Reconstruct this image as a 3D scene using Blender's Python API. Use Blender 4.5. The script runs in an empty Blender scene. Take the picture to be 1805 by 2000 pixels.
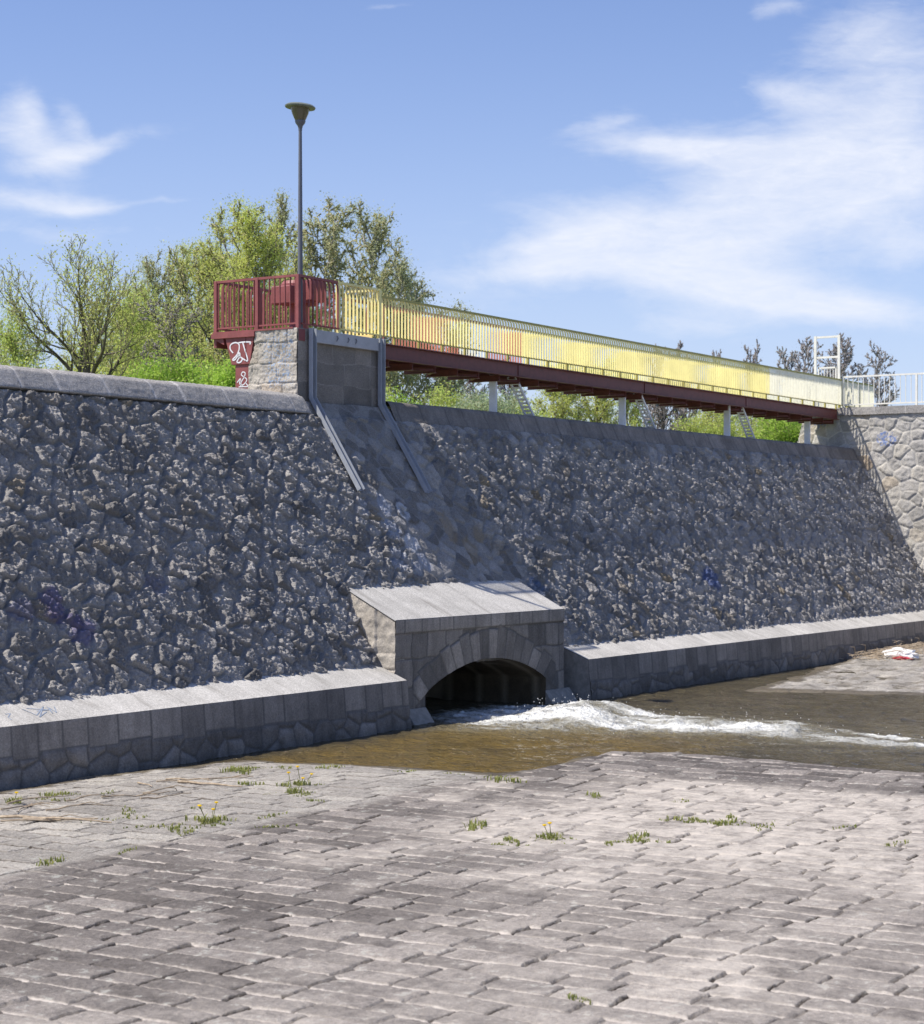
import bpy, math, random
import numpy as np
from mathutils import Vector, Matrix

# ------------------------------------------------------------------ frame
# world axes: X runs along the dam wall (away from the viewer), Y runs into the dam, Z up, Z = 0 is the water level
EYE = 3.25
TH = math.radians(32.4)
SN, CS = math.sin(TH), math.cos(TH)
FPX = 3760.0
sc = bpy.context.scene
col = sc.collection
rng = np.random.default_rng(7)
random.seed(7)

def bearing(x, d):
    """ground point seen at horizontal picture bearing x (pixels from the photograph) and distance d along the view axis"""
    a = (x - 902.5) / FPX
    return (SN * a + CS) * d, (-CS * a + SN) * d

# ------------------------------------------------------------------ object helpers
def tag(o, label=None, cat=None, group=None, kind=None):
    if label: o['label'] = label
    if cat: o['category'] = cat
    if group: o['group'] = group
    if kind: o['kind'] = kind
    return o

def empty(name, loc=(0, 0, 0), label=None, cat=None, group=None, rz=0.0):
    o = bpy.data.objects.new(name, None)
    o.empty_display_size = 0.2
    col.objects.link(o)
    o.location = loc
    o.rotation_euler = (0, 0, rz)
    return tag(o, label, cat, group)

def link(name, me, mat, parent=None):
    o = bpy.data.objects.new(name, me)
    col.objects.link(o)
    if mat is not None:
        me.materials.append(mat)
    if parent is not None:
        o.parent = parent
        # parts are modelled in world metres; keep them there
        o.matrix_parent_inverse = world_of(parent).inverted()
    return o

def world_of(o):
    m = Matrix.LocRotScale(o.location, o.rotation_euler, o.scale)
    if o.parent is not None:
        return world_of(o.parent) @ o.matrix_parent_inverse @ m
    return m

def np_mesh(name, verts, quads, smooth=True, attrs=None):
    me = bpy.data.meshes.new(name)
    verts = np.ascontiguousarray(verts, dtype=np.float32)
    quads = np.ascontiguousarray(quads, dtype=np.int32)
    k = quads.shape[1]
    me.vertices.add(len(verts)); me.vertices.foreach_set('co', verts.ravel())
    me.loops.add(quads.size); me.loops.foreach_set('vertex_index', quads.ravel())
    me.polygons.add(len(quads))
    me.polygons.foreach_set('loop_start', np.arange(0, quads.size, k, dtype=np.int32))
    me.polygons.foreach_set('use_smooth', np.full(len(quads), smooth, dtype=bool))
    me.update(calc_edges=True)
    for n, a in (attrs or {}).items():
        if a.ndim == 2:
            at = me.attributes.new(n, 'FLOAT_COLOR', 'POINT')
            at.data.foreach_set('color', np.ascontiguousarray(a, dtype=np.float32).ravel())
        else:
            at = me.attributes.new(n, 'FLOAT', 'POINT')
            at.data.foreach_set('value', np.ascontiguousarray(a, dtype=np.float32))
    return me

class MB:
    """collects simple solids into one mesh"""
    def __init__(s):
        s.v, s.f = [], []
    def add(s, vs, fs):
        b = len(s.v)
        s.v += [tuple(v) for v in vs]
        s.f += [tuple(b + i for i in f) for f in fs]
        return s
    def box(s, a, b):
        (x0, y0, z0), (x1, y1, z1) = a, b
        vs = [(x0,y0,z0),(x1,y0,z0),(x1,y1,z0),(x0,y1,z0),(x0,y0,z1),(x1,y0,z1),(x1,y1,z1),(x0,y1,z1)]
        return s.add(vs, [(0,3,2,1),(4,5,6,7),(0,1,5,4),(1,2,6,5),(2,3,7,6),(3,0,4,7)])
    def bar(s, p, q, w, h, up=(0, 0, 1)):
        p, q = Vector(p), Vector(q)
        d = (q - p).normalized(); u = Vector(up)
        r = d.cross(u)
        if r.length < 1e-4: r = d.cross(Vector((1, 0, 0)))
        r.normalize(); u = r.cross(d).normalized()
        r *= w / 2; u *= h / 2
        vs = [p-r-u, p+r-u, p+r+u, p-r+u, q-r-u, q+r-u, q+r+u, q-r+u]
        return s.add(vs, [(0,3,2,1),(4,5,6,7),(0,1,5,4),(1,2,6,5),(2,3,7,6),(3,0,4,7)])
    def tube(s, pts, rad, n=6, cap=True):
        pts = [Vector(p) for p in pts]
        if not hasattr(rad, '__len__'): rad = [rad] * len(pts)
        rings = []; prev = None
        base = len(s.v)
        for i, p in enumerate(pts):
            d = (pts[min(i+1, len(pts)-1)] - pts[max(i-1, 0)])
            if d.length < 1e-9: d = Vector((0, 0, 1))
            d.normalize()
            if prev is None:
                a = Vector((0, 0, 1)) if abs(d.z) < .9 else Vector((1, 0, 0))
                x = d.cross(a).normalized()
            else:
                x = (prev - d * prev.dot(d))
                x = x.normalized() if x.length > 1e-6 else d.orthogonal().normalized()
            prev = x
            y = d.cross(x)
            for k in range(n):
                t = 2 * math.pi * k / n
                s.v.append(tuple(p + (x * math.cos(t) + y * math.sin(t)) * rad[i]))
        for i in range(len(pts) - 1):
            for k in range(n):
                k2 = (k + 1) % n
                s.f.append((base+i*n+k, base+i*n+k2, base+(i+1)*n+k2, base+(i+1)*n+k))
        if cap:
            s.f.append(tuple(base + k for k in reversed(range(n))))
            s.f.append(tuple(base + (len(pts)-1)*n + k for k in range(n)))
        return s
    def lathe(s, c, prof, n=32, M=None):
        base = len(s.v); c = Vector(c)
        for r, z in prof:
            for k in range(n):
                t = 2 * math.pi * k / n
                v = Vector((r * math.cos(t), r * math.sin(t), z))
                if M is not None: v = M @ v
                s.v.append(tuple(c + v))
        for i in range(len(prof) - 1):
            for k in range(n):
                k2 = (k + 1) % n
                s.f.append((base+i*n+k, base+i*n+k2, base+(i+1)*n+k2, base+(i+1)*n+k))
        s.f.append(tuple(base + k for k in reversed(range(n))))
        s.f.append(tuple(base + (len(prof)-1)*n + k for k in range(n)))
        return s
    def prism(s, poly, ext):
        """poly: 3-D points of a flat outline, ext: extrusion vector"""
        n = len(poly); e = Vector(ext)
        vs = [Vector(p) for p in poly] + [Vector(p) + e for p in poly]
        return s.add(vs, [tuple(reversed(range(n))), tuple(range(n, 2*n))] + [(i, (i+1) % n, n+(i+1) % n, n+i) for i in range(n)])
    def mesh(s, name, smooth=False):
        me = bpy.data.meshes.new(name)
        me.from_pydata(s.v, [], s.f)
        if smooth:
            me.polygons.foreach_set('use_smooth', [True] * len(me.polygons))
        me.update()
        return me
    def build(s, name, mat, parent=None, smooth=False, bevel=0.0):
        me = s.mesh(name, smooth)
        o = link(name, me, mat, parent)
        # outward normals
        import bmesh
        bm = bmesh.new(); bm.from_mesh(me)
        bmesh.ops.recalc_face_normals(bm, faces=bm.faces[:])
        bm.to_mesh(me); bm.free()
        if bevel:
            m = o.modifiers.new('bevel', 'BEVEL'); m.width = bevel; m.segments = 2; m.limit_method = 'ANGLE'
        if smooth:
            try: me.set_sharp_from_angle(angle=math.radians(40))
            except Exception: pass
        return o

# ------------------------------------------------------------------ numpy noise
def hsh(ix, iy, seed):
    with np.errstate(over='ignore'):
        h = (ix.astype(np.int64) * 374761393 + iy.astype(np.int64) * 668265263 + seed * 974634521) & 0xFFFFFFFF
        h = ((h ^ (h >> 13)) * 1274126177) & 0xFFFFFFFF
        h = ((h ^ (h >> 16)) * 2246822519) & 0xFFFFFFFF
        h = h ^ (h >> 15)
    return (h & 0xFFFFFF) / float(0x1000000)

def gnoise(x, y, seed=0):
    ix = np.floor(x); iy = np.floor(y)
    fx = x - ix; fy = y - iy
    ix = ix.astype(np.int64); iy = iy.astype(np.int64)
    ux = fx*fx*fx*(fx*(fx*6-15)+10); uy = fy*fy*fy*(fy*(fy*6-15)+10)
    def g(i, j):
        a = hsh(ix+i, iy+j, seed) * 2 * np.pi
        return np.cos(a) * (fx - i) + np.sin(a) * (fy - j)
    a = g(0, 0); b = g(1, 0); c = g(0, 1); d = g(1, 1)
    return 1.5 * ((a + (b - a) * ux) * (1 - uy) + (c + (d - c) * ux) * uy)

def fbm(x, y, o=4, seed=0, gain=.5):
    r = 0; a = 1; n = 0
    for i in range(o):
        r = r + a * gnoise(x * 2**i + 17.3*i, y * 2**i - 9.1*i, seed + i); n += a; a *= gain
    return r / n

def billow(x, y, o=3, seed=0, gain=.5):
    r = 0; a = 1; n = 0
    for i in range(o):
        r = r + a * (1 - 2 * np.abs(gnoise(x * 2**i + 5.7*i, y * 2**i + 3.3*i, seed + i))); n += a; a *= gain
    return r / n

def sst(a, b, x):
    t = np.clip((x - a) / (b - a), 0, 1)
    return t * t * (3 - 2 * t)

def voronoi(x, y, seed, jit=.82, jity=None):
    jity = jit if jity is None else jity
    """-> distance to cell edge, offsets from the cell's point, two random numbers per cell (cells of size 1)"""
    ix = np.floor(x).astype(np.int64); iy = np.floor(y).astype(np.int64)
    best = np.full(x.shape, 1e9); bx = np.zeros_like(x); by = np.zeros_like(x)
    ci = np.zeros_like(ix); cj = np.zeros_like(iy)
    def pt(i, j):
        return i + .5 + (hsh(i, j, seed) - .5) * jit, j + .5 + (hsh(i, j, seed + 1) - .5) * jity
    for di in (-1, 0, 1):
        for dj in (-1, 0, 1):
            i = ix + di; j = iy + dj
            px, py = pt(i, j)
            d = (px - x)**2 + (py - y)**2
            m = d < best
            best = np.where(m, d, best); bx = np.where(m, px, bx); by = np.where(m, py, by)
            ci = np.where(m, i, ci); cj = np.where(m, j, cj)
    edge = np.full(x.shape, 1e9)
    for di in (-2, -1, 0, 1, 2):
        for dj in (-2, -1, 0, 1, 2):
            i = ci + di; j = cj + dj
            if di == 0 and dj == 0: continue
            px, py = pt(i, j)
            dx = px - bx; dy = py - by
            L = np.sqrt(dx*dx + dy*dy) + 1e-9
            e = (((px + bx) / 2 - x) * dx + ((py + by) / 2 - y) * dy) / L
            edge = np.minimum(edge, e)
    return edge, x - bx, y - by, hsh(ci, cj, seed + 5), hsh(ci, cj, seed + 6)

def courses(p, q, qb, lmin, lmax, seed, p0, p1):
    """masonry courses. qb: course boundaries along q; block lengths along p random. -> end distance, bed distance, local p (-1..1), local q, 2 randoms"""
    r = np.random.default_rng(seed)
    qb = np.asarray(qb)
    row = np.clip(np.searchsorted(qb, q) - 1, 0, len(qb) - 2)
    de = np.zeros_like(p); lp = np.zeros_like(p); r1 = np.zeros_like(p); r2 = np.zeros_like(p)
    for k in range(len(qb) - 1):
        b = [p0 - r.random() * lmax]
        while b[-1] < p1 + lmax: b.append(b[-1] + r.uniform(lmin, lmax))
        b = np.array(b); ra = r.random(len(b)); rb = r.random(len(b))
        m = row == k
        if not m.any(): continue
        x = p[m]
        i = np.clip(np.searchsorted(b, x) - 1, 0, len(b) - 2)
        de[m] = np.minimum(x - b[i], b[i+1] - x)
        lp[m] = (x - (b[i] + b[i+1]) / 2) / ((b[i+1] - b[i]) / 2)
        r1[m] = ra[i]; r2[m] = rb[i]
    db = np.minimum(q - qb[row], qb[row+1] - q)
    lq = (q - (qb[row] + qb[row+1]) / 2) / ((qb[row+1] - qb[row]) / 2)
    return de, db, lp, lq, r1, r2

def grid_idx(nx, ny, keep=None):
    i = np.arange(nx - 1)[:, None] * ny + np.arange(ny - 1)[None, :]
    q = np.stack([i, i + ny, i + ny + 1, i + 1], -1).reshape(-1, 4)
    if keep is not None: q = q[keep.reshape(-1)]
    return q

def compact(v, q, attrs):
    used = np.zeros(len(v), bool); used[q.ravel()] = True
    m = np.cumsum(used) - 1
    return v[used], m[q], {k: a[used] for k, a in attrs.items()}

def panel(name, O, P, Q, N, p0, p1, q0, q1, rp, rq, hf, mat, parent=None, keep=None, fix=None, flip=False):
    """a stone face: grid in the plane O + p*P + q*Q, each vertex raised by hf along N"""
    npn = max(2, int(round((p1 - p0) / rp)) + 1); nq = max(2, int(round((q1 - q0) / rq)) + 1)
    pp, qq = np.meshgrid(np.linspace(p0, p1, npn), np.linspace(q0, q1, nq), indexing='ij')
    k = None
    if keep is not None:
        pc = (pp[:-1, :-1] + pp[1:, 1:]) / 2; qc = (qq[:-1, :-1] + qq[1:, 1:]) / 2
        k = keep(pc, qc)
    p = pp.ravel().copy(); q = qq.ravel().copy()
    if fix is not None: p, q = fix(p, q)
    h, at = hf(p, q)
    v = np.array(O)[None] + p[:, None] * np.array(P)[None] + q[:, None] * np.array(Q)[None] + h[:, None] * np.array(N)[None]
    f = grid_idx(npn, nq, k)
    if flip: f = f[:, ::-1]
    if k is not None: v, f, at = compact(v, f, at)
    return link(name, np_mesh(name, v, f, True, at), mat, parent)

# ------------------------------------------------------------------ materials
MATS = {}
def nodes_of(name):
    m = bpy.data.materials.new(name); m.use_nodes = True
    nt = m.node_tree; b = nt.nodes['Principled BSDF']
    MATS[name] = m
    return m, nt, b
def N(nt, t, **k):
    n = nt.nodes.new(t)
    for a, v in k.items(): setattr(n, a, v)
    return n
def setin(n, **k):
    for a, v in k.items(): n.inputs[a.replace('_', ' ')].default_value = v
    return n
def noise(nt, vec, scale, detail=4, rough=.55):
    n = N(nt, 'ShaderNodeTexNoise'); n.inputs['Scale'].default_value = scale
    n.inputs['Detail'].default_value = detail; n.inputs['Roughness'].default_value = rough
    nt.links.new(vec, n.inputs['Vector']); return n
def ramp(nt, fac, stops):
    r = N(nt, 'ShaderNodeValToRGB'); e = r.color_ramp.elements
    while len(e) < len(stops): e.new(.5)
    for x, (p, c) in zip(e, stops):
        x.position = p; x.color = (*c, 1) if hasattr(c, '__len__') else (c, c, c, 1)
    nt.links.new(fac, r.inputs['Fac']); return r
def mix(nt, fac, a, b, mode='MIX'):
    m = N(nt, 'ShaderNodeMix', data_type='RGBA', blend_type=mode)
    for s, x in ((0, fac), (6, a), (7, b)):
        if isinstance(x, (int, float)): m.inputs[s].default_value = x
        elif isinstance(x, tuple): m.inputs[s].default_value = (*x, 1)
        else: nt.links.new(x, m.inputs[s])
    return m.outputs[2]
def math_(nt, op, a, b=None, c=None, clamp=False):
    m = N(nt, 'ShaderNodeMath', operation=op); m.use_clamp = clamp
    for i, x in enumerate((a, b, c)):
        if x is None: continue
        if isinstance(x, (int, float)): m.inputs[i].default_value = x
        else: nt.links.new(x, m.inputs[i])
    return m.outputs[0]
def attr(nt, name):
    a = N(nt, 'ShaderNodeAttribute'); a.attribute_name = name; return a
def objcoord(nt):
    return N(nt, 'ShaderNodeTexCoord').outputs['Object']
def bump(nt, b, h, strength, dist):
    n = N(nt, 'ShaderNodeBump'); n.inputs['Strength'].default_value = strength; n.inputs['Distance'].default_value = dist
    nt.links.new(h, n.inputs['Height']); nt.links.new(n.outputs[0], b.inputs['Normal'])

def stone_mat(name, stops, mortar, speck=.25, bscale=55, bstr=.5, bdist=.012, stain=.35, paint=False, streak=0):
    m, nt, b = nodes_of(name); oc = objcoord(nt)
    c = ramp(nt, attr(nt, 'tone').outputs['Fac'], stops).outputs[0]
    n1 = noise(nt, oc, 1.7, 5, .6); n2 = noise(nt, oc, 38, 3, .6); n3 = noise(nt, oc, 190, 2, .5)
    c = mix(nt, 1.0, c, ramp(nt, n1.outputs[0], [(.3, 1 - stain), (.7, 1.0)]).outputs[0], 'MULTIPLY')
    c = mix(nt, 1.0, c, ramp(nt, n2.outputs[0], [(.3, 1 - speck), (.68, 1 + speck * .6)]).outputs[0], 'MULTIPLY')
    c = mix(nt, 1.0, c, ramp(nt, n3.outputs[0], [(.36, 1 - speck), (.62, 1 + speck * .6)]).outputs[0], 'MULTIPLY')
    if streak:
        mps = N(nt, 'ShaderNodeMapping'); mps.inputs['Scale'].default_value = (5, 5, .7); nt.links.new(oc, mps.inputs[0])
        ns = noise(nt, mps.outputs[0], 1.6, 5, .6)
        c = mix(nt, 1.0, c, ramp(nt, ns.outputs[0], [(.32, 1 - streak), (.55, 1.0), (.72, 1 + streak*.5)]).outputs[0], 'MULTIPLY')
    mm = mix(nt, 1.0, mortar, ramp(nt, n2.outputs[0], [(.3, .75), (.7, 1.1)]).outputs[0], 'MULTIPLY')
    c = mix(nt, attr(nt, 'joint').outputs['Fac'], c, mm)
    if paint:
        a = attr(nt, 'paint')
        pf = math_(nt, 'MULTIPLY', a.outputs['Alpha'], ramp(nt, n2.outputs[0], [(.35, .5), (.6, 1.0)]).outputs[0])
        c = mix(nt, pf, c, a.outputs['Color'])
    nt.links.new(c, b.inputs['Base Color'])
    b.inputs['Roughness'].default_value = .92; b.inputs['Specular IOR Level'].default_value = .25
    h = math_(nt, 'ADD', noise(nt, oc, bscale, 5, .65).outputs[0], math_(nt, 'MULTIPLY', n3.outputs[0], .35))
    bump(nt, b, h, bstr, bdist)
    return m

def paint_mat(name, c, rough=.5, var=.2, dirt=(.12, .09, .07), dirtamt=.25, spec=.4, scale=6):
    m, nt, b = nodes_of(name); oc = objcoord(nt)
    n1 = noise(nt, oc, scale, 5, .65); n2 = noise(nt, oc, 45, 3)
    k = mix(nt, 1.0, c, ramp(nt, n1.outputs[0], [(.3, 1 - var), (.7, 1 + var * .5)]).outputs[0], 'MULTIPLY')
    f = math_(nt, 'MULTIPLY', ramp(nt, n2.outputs[0], [(.52, 0), (.72, 1)]).outputs[0], dirtamt)
    k = mix(nt, f, k, dirt)
    nt.links.new(k, b.inputs['Base Color'])
    b.inputs['Roughness'].default_value = rough; b.inputs['Specular IOR Level'].default_value = spec
    bump(nt, b, n2.outputs[0], .12, .004)
    return m

G = lambda v, w=0.0: (v * (1 + w), v, v * (1 - w))
dam_m = stone_mat('weathered_granite', [(0, G(.29, .04)), (.3, G(.42, .04)), (.55, G(.60, .04)), (.84, G(.50, .06)), (.94, (.46, .38, .27)), (1, (.44, .35, .23))], G(.42, .02), paint=True, bscale=34, bstr=1.0, bdist=.05)
ashlar_m = stone_mat('dressed_granite', [(0, G(.15, .09)), (.5, G(.27, .10)), (1, G(.42, .12))], G(.12, .06), bscale=60, bstr=.5, bdist=.008, streak=.22)
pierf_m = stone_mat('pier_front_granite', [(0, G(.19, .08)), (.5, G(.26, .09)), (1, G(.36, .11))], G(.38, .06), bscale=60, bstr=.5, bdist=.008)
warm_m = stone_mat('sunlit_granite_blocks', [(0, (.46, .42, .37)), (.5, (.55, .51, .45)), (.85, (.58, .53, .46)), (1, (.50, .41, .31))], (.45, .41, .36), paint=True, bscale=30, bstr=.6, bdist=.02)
wing_m = stone_mat('pale_rubble', [(0, (.46, .445, .42)), (.5, (.56, .54, .51)), (.85, (.58, .55, .49)), (1, (.50, .41, .31))], (.64, .61, .55), paint=True, bscale=26, bstr=.6, bdist=.02)
slab_m = stone_mat('granite_slab', [(0, (.47, .455, .425)), (1, (.64, .62, .585))], (.33, .315, .29), speck=.3, stain=.25, bscale=80, bstr=.35, bdist=.006)
cope_m = stone_mat('coping_granite', [(0, G(.38, .04)), (1, G(.47, .05))], G(.56, .04), speck=.4, stain=.25, bscale=60, bstr=.8, bdist=.015)
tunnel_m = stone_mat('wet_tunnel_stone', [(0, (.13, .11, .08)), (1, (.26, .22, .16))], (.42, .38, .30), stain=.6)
red_m = paint_mat('faded_red_paint', (.26, .075, .075), .55, .25)
coral_m = paint_mat('faded_coral_paint', (.58, .22, .15), .55, .3, scale=1.2)
girder_m = paint_mat('shaded_red_girder_paint', (.17, .045, .038), .5, .3)  # red paint darkened so the colour carries the girders' shade
olive_m = paint_mat('shaded_yellow_rail', (.42, .38, .10), .5, .2)  # yellow railing paint darkened to olive, standing in for shade on the rails
yel_m = paint_mat('yellow_paint', (.93, .84, .36), .5, .22, (.35, .3, .12), .18, .4, 1.1)
cream_m = paint_mat('cream_white_paint', (.88, .86, .70), .5, .1, (.45, .42, .3), .2)
white_m = paint_mat('white_paint', (.78, .77, .70), .5, .1, (.4, .36, .3), .2)
post_m = paint_mat('pale_grey_paint', (.78, .78, .78), .5, .12, (.3, .27, .24), .25)
galv_m = paint_mat('galvanised_grey', (.34, .37, .42), .42, .15, (.2, .18, .16), .25, .6)
lampgrey_m = paint_mat('lamp_pole_grey', (.13, .14, .17), .45, .15)
bowl_m = paint_mat('smoked_lamp_bowl', (.12, .105, .065), .25, .1, spec=.6)
cap_m = paint_mat('lamp_cap_green', (.16, .18, .15), .35, .1)
tagw_m = paint_mat('white_spray_paint', (.74, .74, .78), .7, .1)
concrete_m = paint_mat('concrete_core', (.3, .3, .29), .9, .2)

# paving: colour by stone, sand in the joints
def paving_mat():
    m, nt, b = nodes_of('stone_paving'); oc = objcoord(nt)
    tone = attr(nt, 'tone').outputs['Fac']; kind = attr(nt, 'kindmix').outputs['Fac']
    purple = ramp(nt, tone, [(0, (.066, .057, .054)), (.5, (.128, .115, .108)), (1, (.240, .217, .200))]).outputs[0]
    pale = ramp(nt, tone, [(0, (.19, .18, .165)), (.6, (.28, .265, .245)), (1, (.37, .35, .315))]).outputs[0]
    c = mix(nt, kind, purple, pale)
    n1 = noise(nt, oc, 2.2, 6, .65); n2 = noise(nt, oc, 24, 4, .6); n3 = noise(nt, oc, 120, 3, .6); n4 = noise(nt, oc, 7, 4, .7)
    c = mix(nt, 1.0, c, ramp(nt, n2.outputs[0], [(.28, .62), (.72, 1.36)]).outputs[0], 'MULTIPLY')
    c = mix(nt, 1.0, c, ramp(nt, n3.outputs[0], [(.32, .55), (.5, .95), (.66, 1.55)]).outputs[0], 'MULTIPLY')
    c = mix(nt, 1.0, c, ramp(nt, n4.outputs[0], [(.3, .78), (.7, 1.2)]).outputs[0], 'MULTIPLY')
    # lichen blotches
    li = math_(nt, 'MULTIPLY', ramp(nt, n4.outputs[0], [(.60, 0), (.66, 1)]).outputs[0], .75)
    c = mix(nt, li, c, (.33, .34, .31))
    # dust lying on the stones
    du = math_(nt, 'MULTIPLY', attr(nt, 'dust').outputs['Fac'], ramp(nt, math_(nt, 'ADD', math_(nt, 'MULTIPLY', n1.outputs[0], .6), math_(nt, 'MULTIPLY', n4.outputs[0], .4)), [(.36, .25), (.62, 1.35)]).outputs[0], clamp=True)
    c = mix(nt, du, c, (.47, .43, .385))
    sand = mix(nt, 1.0, (.52, .475, .43), ramp(nt, n2.outputs[0], [(.3, .85), (.7, 1.1)]).outputs[0], 'MULTIPLY')
    c = mix(nt, attr(nt, 'joint').outputs['Fac'], c, sand)
    gap = attr(nt, 'dark_joint_shade').outputs['Fac']
    c = mix(nt, gap, c, (.040, .030, .022))  # shade down in the open joints painted on as dark brown
    wet = attr(nt, 'wet').outputs['Fac']
    c = mix(nt, wet, c, mix(nt, 1.0, c, (.42, .38, .30), 'MULTIPLY'))
    nt.links.new(c, b.inputs['Base Color'])
    nt.links.new(ramp(nt, wet, [(0, .9), (1, .35)]).outputs[0], b.inputs['Roughness'])
    b.inputs['Specular IOR Level'].default_value = .3
    bump(nt, b, math_(nt, 'ADD', n2.outputs[0], math_(nt, 'MULTIPLY', n3.outputs[0], .6)), .8, .018)
    return m
pave_m = paving_mat()

def water_mat():
    m, nt, b = nodes_of('brown_river_water'); oc = objcoord(nt)
    mp = N(nt, 'ShaderNodeMapping'); mp.inputs['Scale'].default_value = (1.6, 1, 1); nt.links.new(oc, mp.inputs[0])
    n1 = noise(nt, mp.outputs[0], 1.1, 4); n2 = noise(nt, mp.outputs[0], 9, 5, .6); n3 = noise(nt, mp.outputs[0], 30, 3)
    c = ramp(nt, n1.outputs[0], [(.3, (.056, .047, .028)), (.7, (.108, .090, .052))]).outputs[0]
    c = mix(nt, math_(nt, 'MULTIPLY', attr(nt, 'shallow').outputs['Fac'], ramp(nt, n1.outputs[0], [(.3, .4), (.6, 1)]).outputs[0]), c, (.165, .115, .035))
    fo = attr(nt, 'foam').outputs['Fac']
    mpf = N(nt, 'ShaderNodeMapping'); mpf.inputs['Scale'].default_value = (1, .4, 1); nt.links.new(oc, mpf.inputs[0])
    n4 = noise(nt, mpf.outputs[0], 9, 7, .72); n5 = noise(nt, mpf.outputs[0], 40, 4, .7); n4.inputs['Distortion'].default_value = .6
    nn = math_(nt, 'ADD', math_(nt, 'MULTIPLY', n4.outputs[0], .7), math_(nt, 'MULTIPLY', n5.outputs[0], .3))
    f = math_(nt, 'MULTIPLY_ADD', math_(nt, 'SUBTRACT', math_(nt, 'MULTIPLY_ADD', fo, .68, nn), .77), 3.6, 0, True)
    n7 = noise(nt, oc, 60, 3, .6)
    f = math_(nt, 'MAXIMUM', f, math_(nt, 'MULTIPLY', ramp(nt, n7.outputs[0], [(.66, 0), (.69, 1)]).outputs[0], math_(nt, 'MULTIPLY', fo, 3.0, None, True)))
    churn = math_(nt, 'MULTIPLY', fo, .75, None, True)
    c = mix(nt, churn, c, (.46, .42, .29))
    c = mix(nt, f, c, (.82, .83, .80))
    nt.links.new(c, b.inputs['Base Color'])
    nt.links.new(ramp(nt, f, [(0, .06), (1, .55)]).outputs[0], b.inputs['Roughness'])
    b.inputs['IOR'].default_value = 1.33
    n6 = noise(nt, mp.outputs[0], 3.2, 4, .6)
    h = math_(nt, 'ADD', n2.outputs[0], math_(nt, 'MULTIPLY', n3.outputs[0], .4))
    h = math_(nt, 'ADD', h, math_(nt, 'MULTIPLY', n6.outputs[0], 2.2))
    h = math_(nt, 'ADD', h, math_(nt, 'MULTIPLY', f, .6))
    bump(nt, b, h, .9, .13)
    return m
water_m = water_mat()

def leaf_mat(name, c, c2, var=.35):
    m, nt, b = nodes_of(name); oc = objcoord(nt)
    g = N(nt, 'ShaderNodeNewGeometry')
    k = mix(nt, g.outputs['Random Per Island'], c, c2)
    n1 = noise(nt, oc, 1.3, 3)
    k = mix(nt, 1.0, k, ramp(nt, n1.outputs[0], [(.3, 1 - var), (.7, 1.15)]).outputs[0], 'MULTIPLY')
    nt.links.new(k, b.inputs['Base Color']); b.inputs['Roughness'].default_value = .55; b.inputs['Specular IOR Level'].default_value = .3
    t = N(nt, 'ShaderNodeBsdfTranslucent'); nt.links.new(k, t.inputs[0])
    ms = N(nt, 'ShaderNodeMixShader'); ms.inputs[0].default_value = .5
    nt.links.new(b.outputs[0], ms.inputs[1]); nt.links.new(t.outputs[0], ms.inputs[2])
    nt.links.new(ms.outputs[0], nt.nodes['Material Output'].inputs['Surface'])
    return m
L_yel = leaf_mat('yellow_green_leaves', (.66, .68, .18), (.50, .58, .16), .12)
L_fresh = leaf_mat('fresh_green_leaves', (.56, .64, .16), (.44, .54, .14), .12)
L_bright = leaf_mat('bright_green_leaves', (.46, .62, .11), (.32, .50, .08), .15)
L_birch = leaf_mat('olive_birch_leaves', (.52, .55, .30), (.42, .47, .26), .12)
L_pale = leaf_mat('pale_blossom_leaves', (.55, .60, .42), (.36, .47, .24), .2)
L_bud = leaf_mat('brown_buds', (.19, .13, .08), (.14, .11, .06))
L_grass = leaf_mat('grass_blades', (.36, .36, .12), (.22, .27, .08), .2)
L_flower = leaf_mat('dandelion_yellow', (.90, .72, .04), (.85, .64, .03), .1)
def bark_mat(name, c, c2, scale=8):
    m, nt, b = nodes_of(name); oc = objcoord(nt)
    n = noise(nt, oc, scale, 5, .65)
    nt.links.new(ramp(nt, n.outputs[0], [(.35, c), (.65, c2)]).outputs[0], b.inputs['Base Color'])
    b.inputs['Roughness'].default_value = .9
    bump(nt, b, n.outputs[0], .5, .02)
    return m
B_dark = bark_mat('dark_bark', (.075, .063, .05), (.16, .135, .11))
B_mid = bark_mat('grey_brown_bark', (.17, .145, .12), (.28, .24, .20))
B_birch = bark_mat('white_birch_bark', (.12, .10, .09), (.62, .58, .53), 5)
B_twig = bark_mat('bare_twig_bark', (.22, .20, .195), (.34, .31, .30))
B_spring = bark_mat('spring_twig_bark', (.27, .25, .12), (.42, .40, .20))
stick_m = bark_mat('dry_driftwood', (.26, .20, .14), (.46, .38, .28), 14)
bank_m = bark_mat('grassy_bank', (.09, .13, .03), (.15, .19, .05), 1.5)

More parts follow.
